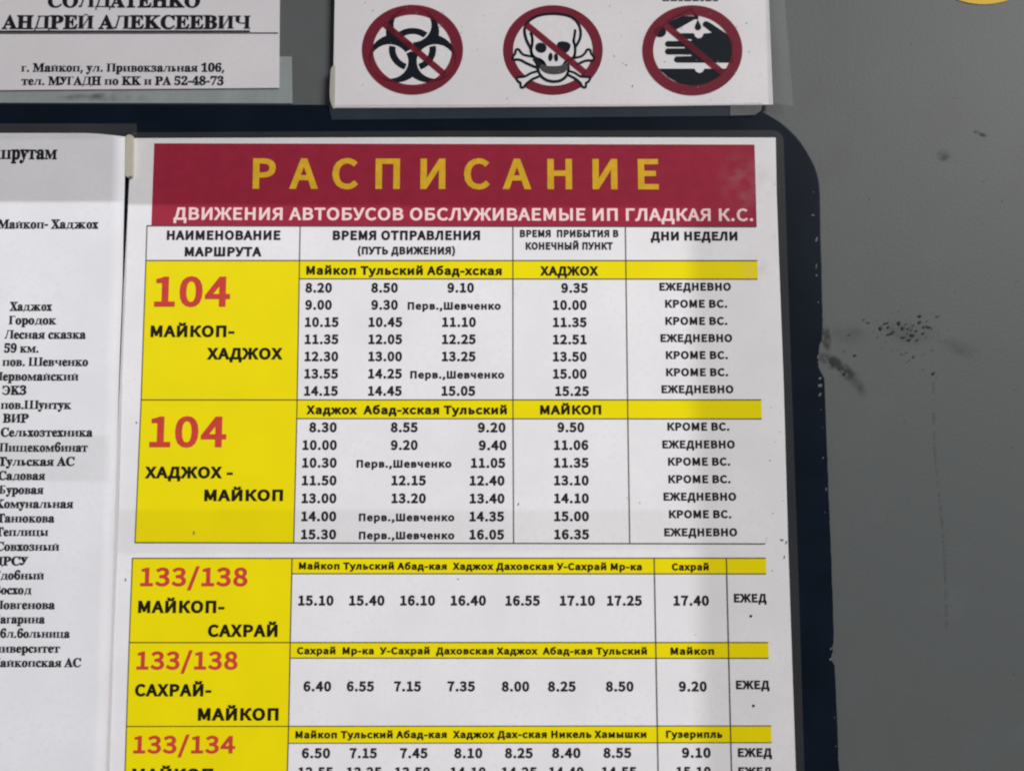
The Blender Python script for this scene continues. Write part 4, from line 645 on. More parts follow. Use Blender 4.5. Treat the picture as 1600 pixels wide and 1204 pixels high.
pap = slab('paper', [(205.5, 216), (700, 214.5), (1212, 215), (1213.5, 300), (1217, 400), (1224.5, 600), (1231.5, 850), (1243.5, 1204), (1251, 1440), (150, 1440), (160, 1204), (176, 850), (187, 600), (193, 450), (199, 340)], BD + 0.0002, TD, paper_tt, tt)
fo = [(207, 207), (700, 204.5), (1205, 203.5)] + smooth_line([(1213, 204.5), (1221, 210), (1224.5, 220)], 4) + [(1227, 300), (1230, 400), (1237, 600), (1246, 850), (1257, 1204), (1263, 1440), (150, 1440), (185, 650)]
fi = [(206, 217), (700, 214), (1211.5, 214.5)] + smooth_line([(1212, 214.8), (1212.3, 215.1), (1212.4, 215.4)], 4) + [(1213.5, 300), (1217, 400), (1224.5, 600), (1231.5, 850), (1243.5, 1204), (1251, 1440), (150, 1440), (187, 650)]
# the laminate's clear margin round the paper
mv, mf = [], []
m_ = len(fo) - 2
for (ox, oy), (ix, iy) in zip(fo[:m_], fi[:m_]):
    mv += [at(ox, oy, BD + 0.00025), at(ix, iy, BD + 0.00032)]
for k in range(m_ - 1): mf.append((2*k, 2*k+1, 2*k+3, 2*k+2))
lam = mesh('laminate_margin', mv, mf, film('laminate_edge', (0.33, 0.31, 0.28), 0.045, rough=0.35, streak=0.2), tt)
md = lam.modifiers.new('thickness', 'SOLIDIFY'); md.thickness = 0.00008; md.offset = -1

L1, L2, L3, L4 = TD + 0.00004, TD + 0.00008, TD + 0.00013, TD + 0.00018
bn = Ink(L1); bn.poly([(241, 224), (1179, 226), (1182.5, 354), (236.5, 352)])
banner = bn.build('title_banner', crimson, tt)
i_ = Ink(L3); write(i_, 'sans', 'РАСПИСАНИЕ', 394.5, 1029.5, 295, 47.5, 296, track=True, sx=1.10); i_.build('title_lettering', gold, banner)
i_ = Ink(L3); write(i_, 'sans', 'ДВИЖЕНИЯ АВТОБУСОВ ОБСЛУЖИВАЕМЫЕ ИП ГЛАДКАЯ К.С.', 271, 1177, 343.5, 19.5, 345.5); i_.build('subtitle_lettering', pink, banner)
def heading(*lines):
    i_ = Ink(L3)
    for t, x0, x1, b_, c_ in lines: write(i_, 'sans', t, x0, x1, b_, c_)
    i_.build('column_heading', black, tt)
heading(('НАИМЕНОВАНИЕ', 260.5, 438, 374.3, 14), ('МАРШРУТА', 288.5, 408.5, 400, 14))
heading(('ВРЕМЯ ОТПРАВЛЕНИЯ', 520, 750, 374.5, 14), ('(ПУТЬ ДВИЖЕНИЯ)', 559, 711, 397, 11.5))
heading(('ВРЕМЯ  ПРИБЫТИЯ В', 812.5, 966.5, 370, 10.8), ('КОНЕЧНЫЙ ПУНКТ', 821.5, 957.5, 389.5, 11))
heading(('ДНИ НЕДЕЛИ', 1017, 1152.5, 375.2, 13.2))

xl = interp([(352, 229.7), (407, 228), (640, 220), (847, 211), (871, 207), (1003, 202), (1134, 197.6), (1204, 195.5), (1270, 193)])
xc = interp([(352, 469), (407, 468), (640, 464), (847, 459), (871, 456.3), (1003, 453.5), (1134, 451), (1204, 449), (1270, 447)])
def route(y0, y1, num, names):
    c_ = Ink(L1); c_.poly([(xl(y0), y0), (xc(y0), y0), (xc(y1), y1), (xl(y1), y1)])
    cell = c_.build('route_cell', yellow, tt)
    n_ = Ink(L3); write(n_, 'sans', *num); n_.build('route_number', red, cell)
    n_ = Ink(L3)
    for t in names: write(n_, 'sans', *t)
    n_.build('route_name', black_y, cell)
route(407, 624.3, ('104', 240.5, 359, 479, 47), [('МАЙКОП-', 235, 366, 526, 17.3), ('ХАДЖОХ', 323, 441.5, 561, 17.3)])
route(624.3, 847, ('104', 233, 353, 698.3, 48), [('ХАДЖОХ -', 226, 363.5, 746.5, 17.5), ('МАЙКОП', 319, 442, 782, 17.3)])
route(871.5, 1003, ('133/138', 219, 386.5, 915.2, 29), [('МАЙКОП-', 215.5, 350.5, 956.7, 18.5), ('САХРАЙ', 324.5, 433.5, 994, 18.5)])
route(1003, 1134, ('133/138', 213, 371, 1045.3, 28.2), [('САХРАЙ-', 210.5, 330, 1086.8, 18.5), ('МАЙКОП', 309, 435, 1124.6, 18.7)])
route(1134, 1270, ('133/134', 208, 367, 1176.2, 27.5), [('МАЙКОП-', 206, 346, 1219, 18.7), ('ГУЗЕРИПЛЬ', 296, 434, 1257, 18.7)])
def bar(y0, y1, xr, *texts):
    c_ = Ink(L1); c_.poly([(xc(y0), y0), (xr, y0), (xr + .8, y1), (xc(y1), y1)])
    o = c_.build('stop_bar', yellow, tt)
    n_ = Ink(L3)
    for t in texts: write(n_, 'sans', *t)
    n_.build('stop_names', black_y, o)
bar(407.3, 435.3, 1183.5, ('Майкоп Тульский Абад-хская', 478.5, 784, 428.6, 13, 429.5), ('ХАДЖОХ', 844, 935, 430, 13.8))
bar(624.3, 653.3, 1189.7, ('Хаджох  Абад-хская Тульский', 478.5, 792, 646.4, 13, 646.6), ('МАЙКОП', 844, 939.5, 646.8, 13.8))
bar(871.4, 895.6, 1196.7, ('Майкоп Тульский Абад-кая  Хаджох Даховская У-Сахрай Мр-ка', 467, 1003, 888.6, 10.6, 890), ('Сахрай', 1050, 1107.6, 890.2, 10.6))
bar(1003, 1027.3, 1200.5, ('Сахрай  Мр-ка  У-Сахрай  Даховская Хаджох  Абад-кая Тульский', 464, 1011, 1021, 10.6, 1021.7), ('Майкоп', 1048, 1116, 1021.8, 10.8))
bar(1133.6, 1159.6, 1205, ('Майкоп Тульский Абад-кая  Хаджох Дах-ская Никель Хамышки', 461.5, 1010, 1152.4, 11, 1151.5), ('Гузерипль', 1041, 1129, 1151.6, 11))
def row(*cells):
    for t, x0, x1, b_, c_ in cells:
        i_ = Ink(L2); write(i_, 'sans', t, x0, x1, b_, c_)
        nm = 'stop_note' if ',' in t else 'running_days' if t[0] in 'ЕК' else 'full_stop' if t == '.' else 'arrival_time' if x0 > 850 and b_ < 860 or x0 > 1030 else 'departure_time'
        i_.build(nm, black, tt)
DD = 13.4
def days(t, i, b_, x, wd):
    return (t, x, x + wd, b_, 12)
SHEV = 'Перв.,Шевченко'
b1 = [456.6, 483.3, 510.2, 537.0, 563.8, 590.7, 617.6]
blk1 = [('8.20', '8.50', '9.10', '9.35', 0), ('9.00', '9.30', None, '10.00', 1), ('10.15', '10.45', '11.10', '11.35', 1), ('11.35', '12.05', '12.25', '12.51', 0),
        ('12.30', '13.00', '13.25', '13.50', 1), ('13.55', '14.25', None, '15.00', 1), ('14.15', '14.45', '15.05', '15.25', 0)]
db1 = [453.6, 480.2, 507, 533.8, 560.3, 587, 613.6]
for i, (a_, b_, c_, d_, k) in enumerate(blk1):
    y = b1[i]; s4 = lambda t, x4, x5: (x4, x4 + 41.5) if len(t) == 4 else (x5, x5 + 52.5)
    cells = []
    x = s4(a_, 477 - .25*i, 477 - .3*i); cells.append((a_, *x, y, DD))
    x = s4(b_, 580, 576.3 - .2*i); cells.append((b_, *x, y, DD))
    if c_: x = s4(c_, 699, 691.5 - .25*i); cells.append((c_, *x, y, DD))
    else: cells.append((SHEV, *((637, 782.5) if i == 1 else (641, 788)), y, 11.3))
    x = s4(d_, 877, 864.2 + (3.5 if i == 6 else 0)); cells.append((d_, *x, y + .3, DD))
    cells.append(('КРОМЕ ВС.', 1039 + .4*i, 1136 + .4*i, db1[i], 11.8) if k else ('ЕЖЕДНЕВНО', 1030.5 + .55*i, 1142.3 + .65*i, db1[i], 11.8))
    row(*cells)
b2 = [674.5, 702.2, 729.8, 757.4, 785.3, 813.4, 841.6]
blk2 = [('8.30', '8.55', '9.20', '9.50', 1), ('10.00', '9.20', '9.40', '11.06', 0), ('10.30', None, '11.05', '11.35', 1), ('11.50', '12.15', '12.40', '13.10', 1),
        ('13.00', '13.20', '13.40', '14.10', 0), ('14.00', None, '14.35', '15.00', 1), ('15.30', None, '16.05', '16.35', 0)]
db2 = [672, 699.8, 726.6, 754, 781.3, 808.7, 836.9]
c3x = [(746.5, 790), (748, 791.5), (736, 789.5), (734, 788.3), (734, 788.3), (733.7, 787.6), (733.7, 787.6)]
for i, (a_, b_, c_, d_, k) in enumerate(blk2):
    y = b2[i]; cells = []
    cells.append((a_, *((483, 526) if i == 0 else (473 - .45*i, 526.3 - .2*i)), y, 13.6))
    if b_: cells.append((b_, *((610.5, 652.5) if len(b_) == 4 else (611.7, 665.3)), y, 13.6))
    else: cells.append((SHEV, *((557, 705.5) if i == 2 else (560.7, 710)), y, 11.5))
    cells.append((c_, *c3x[i], y + .3, 13.6))
    cells.append((d_, *((871, 913) if len(d_) == 4 else (865.6 + .1*i, 919.3 + .2*i)), y, 13.6))
    cells.append(('КРОМЕ ВС.', 1043 + .5*i, 1140 + .6*i, db2[i], 12) if k else ('ЕЖЕДНЕВНО', 1034.5 + .6*i, 1147.6 + .75*i, db2[i], 12))
    row(*cells)
def ejed(ink_cells, x0, x1, b_): return ('ЕЖЕД', x0, x1, b_, 13)
DT = 14.0
row(('15.10', 466, 521, 945, DT), ('15.40', 545.5, 600.7, 945, DT), ('16.10', 625.5, 679.7, 945, DT), ('16.40', 704.3, 759.3, 945, DT), ('16.55', 790, 843.5, 945.2, DT), ('17.10', 875, 929.7, 945.2, DT),
    ('17.25', 948.7, 1003, 945.2, DT), ('17.40', 1052.6, 1108, 945.2, DT), ('ЕЖЕД', 1147, 1198, 940.2, 13), ('.', 1171, 1175.6, 963.4, 14))
row(('6.40', 474, 517.3, 1079, DT), ('6.55', 541.8, 584.2, 1079, DT), ('7.15', 615.7, 657.7, 1079, DT), ('7.35', 699, 742, 1079, DT), ('8.00', 784, 827, 1079.2, DT), ('8.25', 856.2, 899.6, 1079.2, DT),
    ('8.50', 946.8, 990, 1079.2, DT), ('9.20', 1060.8, 1104.6, 1079.2, DT), ('ЕЖЕД', 1150.3, 1202.6, 1075.6, 13), ('.', 1175, 1179.6, 1103.5, 14))
row(('6.50', 471.5, 515.6, 1183.3, DT), ('7.15', 546.3, 588.8, 1183.3, DT), ('7.45', 625, 668, 1183.3, DT), ('8.10', 709.8, 753.7, 1183.3, DT), ('8.25', 789, 832.4, 1183.2, DT), ('8.40', 862.6, 907.2, 1183, DT),
    ('8.55', 943, 986.4, 1182.8, DT), ('9.10', 1065.6, 1110.7, 1182.6, DT), ('ЕЖЕД', 1153.3, 1206.4, 1181.4, 13.2))
row(('12.55', 466, 520, 1213, DT), ('13.25', 541.6, 596, 1213, DT), ('13.50', 617, 672, 1213, DT), ('14.10', 703.8, 759, 1213, DT), ('14.25', 784, 839, 1213, DT), ('14.40', 858, 912, 1212.8, DT),
    ('14.55', 940.5, 994.6, 1212.6, DT), ('15.10', 1057, 1111, 1212.4, DT), ('ЕЖЕД', 1154, 1206.4, 1211, 13.2))
row(('16.20', 465, 519, 1243, DT), ('16.50', 541, 595, 1243, DT), ('17.15', 616, 671, 1243, DT))
# table rules
ru = Ink(L4)
def h(x0, y0, x1, y1, w_=1.3): ru.stroke([(x0, y0), (x1, y1)], w_, caps=False)
h(xl(352), 352.5, 1182, 354, 1.5); h(xl(407), 406.8, 1183.5, 407, 1.4); h(xc(435), 435.3, 1184, 435.8, 1.2)
h(xl(624), 624.3, 1189.7, 624.3, 1.4); h(xc(653), 653.4, 1190.5, 654, 1.2); h(xl(847), 847, 1196, 849, 1.6)
h(xl(871), 871.5, 1196.5, 871.3, 1.5); h(xc(895), 895.5, 1197.5, 895.8, 1.3)
h(xl(1003), 1003, 1200.5, 1003, 1.5); h(xc(1027), 1027.2, 1201.3, 1027.5, 1.3); h(xl(1134), 1134, 1205, 1133.2, 1.5); h(xc(1160), 1160.2, 1205.8, 1159.2, 1.3)
def v(f, ys, w_=1.3): ru.stroke([(f(y), y) for y in ys], w_, caps=False)
v(xl, (352, 407, 640, 847)); v(xc, (352, 407, 640, 847)); v(xl, (871, 1003, 1134, 1204, 1270)); v(xc, (871, 1003, 1134, 1204, 1270), 1.5)
v(interp([(352, 801.5), (640, 801.7), (848, 802.7)]), (354, 640, 848)); v(interp([(352, 977.3), (640, 981), (848, 984.2)]), (354, 640, 848))
v(interp([(871, 1022.3), (1204, 1028.5), (1270, 1030)]), (871, 1204, 1270), 1.5); v(interp([(871, 1135.2), (1204, 1143.3), (1270, 1145)]), (871, 1204, 1270), 1.5)
ru.build('table_rules', rule_m, tt)
lb = fading_patch('laminate_glare', (0.62, 0.55, 0.56), 0.13, 240, 0.38, 0.68)  # pale colour painted in for glare on the crinkled, bubbled laminate
uv_patch('laminate_bubble_glare', [(1118, 352), (1232, 352), (1224, 222), (1104, 222)], L4 + 0.00006, lb, tt)
uv_patch('laminate_bubble_glare', [(1150, 455), (1215, 455), (1212, 385), (1140, 385)], L4 + 0.00006, lb, tt)
# specks of dirt and pen on the sheet
ds = Ink(L4 + 0.00003)
for k in range(20):
    speck(ds, random.uniform(1195, 1228) if k % 3 else random.uniform(215, 1190), random.uniform(230, 1195), random.uniform(.4, 1.0), random.uniform(.4, .9), random.random())
for x, y, rx, ry in [(303, 832, 1.2, 3.2), (1222, 843, 3, 1.2), (1229, 847, 1.4, 2.4), (1226, 870, .8, 2.5), (810, 787, 1, 2), (1000, 785, .7, 1.2), (716, 904, 1.3, 1), (213, 660, 1.5, 1.2), (196, 905, 1.5, 2)]: speck(ds, x, y, rx, ry, .2)
o = ds.build('dirt_specks', ink('paper_dirt', (0.28, 0.26, 0.25), 0.4), tt); o['kind'] = 'stuff'

# ------------------------------------------------------------------ the list of stops, at the left
ls = thing('stop_list_sheet', 'white typed list of bus stops in serif letters, left of the timetable', 'notice', -60, 1440, BD)
LS = 0.0036
ls_right = interp([(205, 196), (275, 195), (350, 193), (450, 191), (550, 187), (660, 183.6), (800, 179.5), (950, 174.5), (1080, 170), (1204, 165), (1440, 155)])
def ls_d(u, v): return LS + 0.0004 * max(0, u - 0.55) ** 2 / 0.2025 * (1 - 0.75 * v) + 0.00012 * math.sin(v * 17) * u
ys = [208, 214, 225, 240, 260] + list(range(280, 1441, 40))
def lsheet():
    vs, fs = [], []; nx = 24
    for j, y in enumerate(ys):
        for i in range(nx + 1):
            u = i / nx; x = -330 + (ls_right(y) + 330) * u
            yy = y + (max(0, (x - 135) / 60) ** 1.4 * 5.5 if j == 0 else 0) + (max(0, (x - 135) / 60) ** 1.4 * 3 if j == 1 else 0)
            vs.append(at(x, yy, ls_d(u, (y - 208) / 1232)))
    for j in range(len(ys) - 1):
        for i in range(nx): k = j*(nx+1)+i; fs.append((k, k+nx+1, k+nx+2, k+1))
    o = mesh('paper', vs, fs, paper_ls, ls, smooth=True)
    md = o.modifiers.new('thickness', 'SOLIDIFY'); md.thickness = 0.0002; md.offset = -1
lsheet()
def ls_write(text, x0, x1, base, cap, fit=None, nm='stop_name'):
    i_ = Ink(0.0); write(i_, 'serif', text, x0, x1, base, cap, fit=fit)
    # follow the curl of the sheet
    vs = []
    for v_ in i_.v:
        dirv = v_ - CAM; t = dirv
        d = LS
        for _ in range(3):
            k = (-d - CAM.y) / dirv.y; pnt = CAM + dirv * k
            # column and row of this spot
            rel = pnt - CAM
            fy = rel.y * CP + rel.z * SP; up = -rel.y * SP + rel.z * CP
            px = PW/2 + rel.x / fy * FOC; py = PH/2 - up / fy * FOC
            d = ls_d((px + 330) / (ls_right(py) + 330), (py - 208) / 1232) + 0.00012
        k = (-d - CAM.y) / dirv.y; vs.append(CAM + dirv * k)
    i_.v = vs
    i_.build(nm, black_s, ls)
ls_write('маршрутам', 17.5, 89, 248.3, 20.5, 'рутам', 'list_heading')
ls_write('Майкоп- Хаджох', 79.5, 153.5, 356.7, 13.5, 'Хаджох', 'list_heading')
for t, x0, x1, b_, f in [('Хаджох', 15, 81, 485, None), ('Городок', 13.5, 88, 506.4, None), ('Лесная сказка', 7, 134, 528.7, None), ('59 км.', 6, 60, 550.2, None), ('пов. Шевченко', 3.5, 137.6, 571.3, None),
        ('Первомайский', 4, 122.4, 594, 'ервомайский'), ('ЭКЗ', 3, 41, 616, None), ('пов.Шунтук', 1, 111.4, 638.4, None), ('ВИР', 4, 44.6, 659.6, None), ('Сельхозтехника', .6, 144.6, 681.4, None),
        ('Пищекомбинат', -1, 137, 705, None), ('Тульская АС', -3, 116.6, 727, None), ('Садовая', -3, 70.5, 749, None), ('Буровая', 9.3, 68, 771, 'уровая'), ('Комунальная', 6, 114.5, 793, 'омунальная'),
        ('Танюкова', 7, 85, 815.4, 'анюкова'), ('Теплицы', 5, 75, 836.7, 'еплицы'), ('Совхозный', 6, 92.3, 859.6, 'овхозный'), ('ДРСУ', 4, 43.6, 882.4, 'РСУ'), ('Удобный', 1, 68.5, 904.6, 'добный'),
        ('Восход', 1, 48.8, 927.4, 'осход'), ('Ловгенова', 5, 85.7, 950.7, 'овгенова'), ('Гагарина', 0, 70, 973, 'агарина'), ('Обл.больница', 0, 109, 995.5, 'бл.больница'), ('Университет', 2.5, 93.4, 1018.7, 'иверситет'),
        ('Майкопская АС', 0, 126.6, 1041, 'айкопская АС')]:
    ls_write(t, x0, x1, b_, 13.2, f)

# ------------------------------------------------------------------ driver notice, upper left
DC = 0.0009
dc = thing('driver_notice', 'white card with a name in large underlined serif capitals, on the grey wall', 'notice', 180, 141)
slab('paper', [(-330, -260), (441, -260), (437, 0), (436, 137.5), (0, 141), (-330, 143)], 0.0005, DC, paper_dc, dc)
def dc_write(nm, *lines):
    i_ = Ink(DC + 0.00006)
    for l in lines: write(i_, 'serif', *l)
    i_.build(nm, black_s, dc)
dc_write('name_lettering', ('СОЛДАТЕНКО', 74, 312.6, 11.5, 20), ('АНДРЕЙ АЛЕКСЕЕВИЧ', 2.4, 391, 45.2, 20.5))
dc_write('address_lettering', ('г. Майкоп, ул. Привокзальная 106,', 33, 350.5, 112, 12.6), ('тел. МУГАДН по КК и РА 52-48-73', 33, 349.5, 132.8, 12.8))
i_ = Ink(DC + 0.00008); i_.poly([(-330, 48.2), (390.5, 47.6), (390.5, 50.4), (-330, 51)]); i_.poly([(-330, 51.6), (434.5, 51), (434.5, 52.7), (-330, 53.6)])
i_.build('underline', black_s, dc)

# ------------------------------------------------------------------ sheet with three prohibition signs
SG = 0.0030
sg = thing('prohibition_notice', 'white sheet with three red prohibition signs, biohazard, skull and corrosive, above the timetable', 'sign', 864, 168)
slab('paper', [(525, -260), (1190, -260), (1201.5, 0), (1208, 163.5), (1000, 166), (700, 168), (520, 168.6), (523, 0)], 0.0024, SG, paper_sg, sg)
G0, G1, G2, G3, G4, G5 = [SG + 0.00004 + k * 0.00004 for k in range(6)]
def slash(i_, p0, p1, w_): i_.stroke([p0, p1], w_, caps=False)
# biohazard
z = 170 / 1321.0
def B(x, y): return (560 + x * z, y * z)
def Z(pts, f): return [f(*p_) for p_ in pts]
bx, by = B(657, 602); ux, uy = 21.6 * z, 19.6 * z
def circ(i_, cx, cy, r, n=64): i_.disc(bx + cx * ux, by + cy * uy, r * ux, r * uy, n=n)
rg = Ink(G3); x_, y_ = B(657, 605); rg.ring(x_, y_, 614*z, 545*z, 478*z, 425*z); slash(rg, B(310, 285), B(1050, 908), 78*z)
ring1 = rg.build('prohibition_sign', sign_red, sg, 'red prohibition ring crossing out a biohazard trefoil')
ang = [R(-90), R(30), R(150)]
k_ = Ink(G0)
for t in ang: circ(k_, 11*math.cos(t), 11*math.sin(t), 15)
k_.build('pictogram', sign_black, ring1)
k_ = Ink(G1)
for t in ang: circ(k_, 15*math.cos(t), 15*math.sin(t), 10.6)
for t in ang: k_.stroke([(bx, by), (bx + 5.2*ux*math.cos(t), by + 5.2*uy*math.sin(t))], 0.9*ux)
circ(k_, 0, 0, 1.5)
for t in ang:   # slots at the horn tips
    c0 = (bx + 24.5*ux*math.cos(t), by + 24.5*uy*math.sin(t)); c1 = (bx + 28*ux*math.cos(t), by + 28*uy*math.sin(t))
    k_.stroke([c0, c1], 4*ux, caps=False)
k_.build('pictogram_gaps', sign_white, ring1)
k_ = Ink(G2)
for t in ang:
    pts = []
    n = 14; rr = [9.5 + 3.8*i/4 for i in range(5)]
    lim = [math.acos(max(-1, min(1, (r*r + 225 - 9.7**2) / (30*r)))) for r in rr]
    for i, r in enumerate(rr):
        for k in range(n + 1):
            q = t - lim[i] + 2*lim[i]*k/n
            pts.append((bx + r*ux*math.cos(q), by + r*uy*math.sin(q)))
    k_.tris(pts, [(i*(n+1)+k, i*(n+1)+k+1, (i+1)*(n+1)+k+1, (i+1)*(n+1)+k) for i in range(4) for k in range(n)])
k_.build('pictogram', sign_black, ring1)
# skull and crossed bones
def S(x, y): return (780 + x * z, y * z)
rg = Ink(G0); x_, y_ = S(652, 610); rg.ring(x_, y_, 606*z, 545*z, 482*z, 432*z)
ring2 = rg.build('prohibition_sign', sign_red, sg, 'red prohibition ring crossing out a skull and crossed bones')
bones = [[(400,690),(300,668),(262,636),(238,604),(205,606),(195,650),(165,695),(176,724),(220,724),(270,735),(340,772),(450,820)],
         [(470,866),(390,888),(310,930),(215,945),(230,990),(255,1005),(265,1058),(298,1060),(330,1020),(400,965),(490,926)],
         [(910,704),(990,688),(1040,650),(1068,606),(1105,610),(1115,650),(1150,698),(1138,734),(1080,735),(1030,745),(950,782)],
         [(840,862),(920,888),(990,930),(1100,940),(1085,990),(1055,1010),(1050,1058),(1012,1055),(985,1010),(930,960),(830,906)]]
wf = Ink(G1)
for b_ in bones: wf.poly(Z(smooth_line(b_, 4), S))
cran = [(388,600),(335,495),(312,410),(312,345),(345,275),(430,212),(530,180),(650,170),(770,180),(860,203),(922,245),(968,310),(988,385),(984,455),(962,512),(920,580)]
cr = smooth_line(cran, 4)
wf.poly(Z(cr + [(922,640),(900,700),(835,760),(845,850),(815,930),(740,985),(650,992),(560,968),(500,915),(470,840),(470,770),(400,690),(388,640)], S))
wf.build('pictogram_fill', sign_white, ring2)
k_ = Ink(G2); W_ = 34*z
for b_ in bones: k_.stroke(Z(smooth_line(b_, 4), S), 30*z)
k_.stroke(Z(cr, S), W_)
k_.stroke(Z(smooth_line([(384,405),(402,465),(400,540),(388,610),(400,665),(440,705),(500,728),(540,760),(560,800)], 4), S), W_)
k_.stroke(Z(smooth_line([(922,372),(914,440),(904,500),(920,560),(922,630),(908,690),(860,722),(810,750),(780,790)], 4), S), 32*z)
k_.stroke(Z(smooth_line([(462,770),(468,830),(490,895),(530,945),(590,978),(650,990),(725,984),(785,955),(825,905),(842,840),(832,780)], 4), S), W_)
k_.poly(Z([(440,705),(500,725),(545,765),(540,800),(500,830),(470,840),(450,790),(400,720)], S))
k_.disc(*S(506,582), 70*z, 62*z, .3); k_.poly(Z(smooth_line([(702,535),(740,506),(815,510),(864,540),(860,590),(832,632),(795,640),(745,610),(708,570)], 4, True), S))
k_.disc(*S(622,694), 27*z, 52*z, .08); k_.disc(*S(690,700), 26*z, 50*z, -.08)
k_.build('pictogram', sign_black, ring2)
k_ = Ink(G3)
k_.poly(Z(smooth_line([(515,782),(580,800),(650,804),(740,798),(805,768),(832,800),(822,850),(780,885),(700,904),(610,900),(540,876),(495,830)], 4, True), S))
k_.build('pictogram_teeth', sign_grey, ring2)
rg = Ink(G4); slash(rg, S(330, 300), S(1045, 885), 78*z); rg.build('prohibition_bar', sign_red, ring2)
# corrosive
z3 = 175 / 1359.0
def C3(x, y): return (995 + x * z3, y * z3)
rg = Ink(G3); x_, y_ = C3(675, 612); rg.ring(x_, y_, 607*z3, 547*z3, 475*z3, 424*z3, icy=y_ + 0); slash(rg, C3(330, 290), C3(1045, 890), 80*z3)
ring3 = rg.build('prohibition_sign', sign_red, sg, 'red prohibition ring crossing out a hand under a dripping tube')
k_ = Ink(G0)
P3 = lambda pts, n=3: k_.poly(Z(smooth_line(pts, n, True), C3))
k_.poly(Z([(365,275),(560,198),(720,198),(750,238),(700,238),(470,368),(425,345)], C3))
k_.stroke(Z([(365,262),(655,112),(735,215)], C3), 30*z3)
k_.poly(Z([(740,240),(772,300),(785,335),(770,362),(742,372),(714,362),(700,335),(712,300)], C3))
k_.disc(*C3(282,388), 74*z3, 66*z3)
k_.poly(Z([(560,405),(690,405),(715,450),(745,468),(790,455),(812,410),(912,398),(800,312),(803,280),(822,262),(855,260),(900,285),(1090,412),(1165,510),(1165,762),(560,762)], C3))
k_.poly(Z([(430,405),(570,405),(570,480),(540,480)], C3))
for y0_, y1_, xa in ((500, 572, 382), (590, 664, 382), (688, 762, 492)):
    r_ = (y1_ - y0_) / 2; k_.disc(*C3(xa, y0_ + r_), r_*z3*1.1, r_*z3); k_.poly(Z([(xa, y0_), (566, y0_), (566, y1_), (xa, y1_)], C3))
k_.poly(Z([(262,835),(700,835),(722,872),(760,888),(800,872),(820,835),(1090,835),(1020,930),(860,1015),(690,1048),(520,1018),(380,940)], C3))
k_.build('pictogram', sign_black, ring3)
k_ = Ink(G1)
k_.stroke(Z([(350,581),(575,581)], C3), 14*z3); k_.stroke(Z([(470,675),(655,675)], C3), 15*z3); k_.stroke(Z([(575,484),(655,488)], C3), 18*z3)
k_.build('pictogram_gaps', sign_white, ring3)
# lower ends of a printed line that the frame cuts off
i_ = Ink(G0)
for x0, x1 in [(1035, 1046), (1048, 1058), (1060, 1067), (1069, 1080), (1082, 1092), (1094, 1100), (1102, 1112), (1114, 1122)]: i_.poly([(x0, -9), (x1, -9), (x1, 2.2), (x0, 2.2)])
i_.build('caption_lettering', sign_grey, sg)
ds = Ink(G5)
for k in range(40): speck(ds, random.uniform(530, 1195), random.uniform(2, 163), random.uniform(.4, 1.3), random.uniform(.4, 1.0), random.random())
o = ds.build('dirt_specks', ink('sign_dirt', (0.36, 0.34, 0.33), 0.3), sg); o['kind'] = 'stuff'

# ------------------------------------------------------------------ pieces of tape
TAPE = 'pieces of tape holding the papers'
def tape(label, pts, d, mat, thick=0.00007, name='clear_tape'):
    xs = [p_[0] for p_ in pts]; ys_ = [p_[1] for p_ in pts]
    r_ = thing(name, label, 'tape', sum(xs)/len(xs), max(ys_), d, TAPE)
    off = origin(r_)
    o = slab('film' if name == 'clear_tape' else 'foam', pts, d - thick, d, mat, r_)
    return r_
tape('greyish clear tape along the bottom and right edge of the name card', [(-330, 88), (456, 88.5), (457, 161.5), (-330, 160)], 0.00042, film('tape_card', (0.42, 0.47, 0.47), 0.58, 0.4, 0.22, 90), 0.00007)
tape('clear tape along the bottom edge of the prohibition sheet, over the dark board', [(514, 164), (1140, 162), (1140, 180.8), (700, 185.5), (518.5, 187), (515, 172)], SG + 0.00014, film('tape_sign_bottom', (0.20, 0.24, 0.30), 0.075, 0.4, 0.2, 60), 0.00006)
tape('short milky tape end at the lower right corner of the prohibition sheet', [(1141, 161.5), (1191, 160.5), (1190, 172), (1180, 179.5), (1141, 180.6)], SG + 0.00014, film('tape_sign_corner', (0.42, 0.44, 0.44), 0.17, 0.4, 0.5, 120), 0.00006)
tape('clear tape down the right side of the prohibition sheet, on the grey wall', [(1193, -200), (1222, -200), (1226, 0), (1240, 166), (1203, 160)], SG + 0.00055, film('tape_sign_right', (0.33, 0.35, 0.35), 0.10, 0.35, 0.6, 50), 0.00006)
tape('white curl of tape on the left edge of the prohibition sheet', smooth_line([(521, 102), (517, 108), (516, 120), (515.2, 140), (515.6, 155), (519, 166), (523, 166), (524, 103)], 3), SG + 0.0005, film('tape_sign_left', (0.55, 0.53, 0.47), 0.75, 0.4, 0.2, 90), 0.00006)
tape('clear tape across the top edge of the stop list', [(-330, 192), (100, 193.2), (213.5, 193.3), (214, 211), (140, 213), (-330, 214)], LS + 0.0012, film('tape_list_top', (0.30, 0.28, 0.28), 0.065, 0.4, 0.2, 60), 0.00006)
pt = fading_patch('tape_dirt', (0.05, 0.055, 0.055), 0.55, 170, 0.42, 0.7)
tc_ = [o for o in bpy.data.objects if o.get('label', '').startswith('greyish clear tape')][0]
uv_patch('trapped_dirt', [(70, 161), (260, 161), (260, 143), (70, 143)], 0.00047, pt, tc_)
foam = paper('foam_tape', (0.60, 0.57, 0.46), gloss=0.7)
tape('short cream foam tape strip between the stop list and the timetable', smooth_line([(197, 212), (206.5, 211.5), (207.3, 240), (206.6, 272), (203, 274.5), (195.8, 274.5), (196, 240)], 2), 0.0042, foam, 0.0015, name='foam_tape')

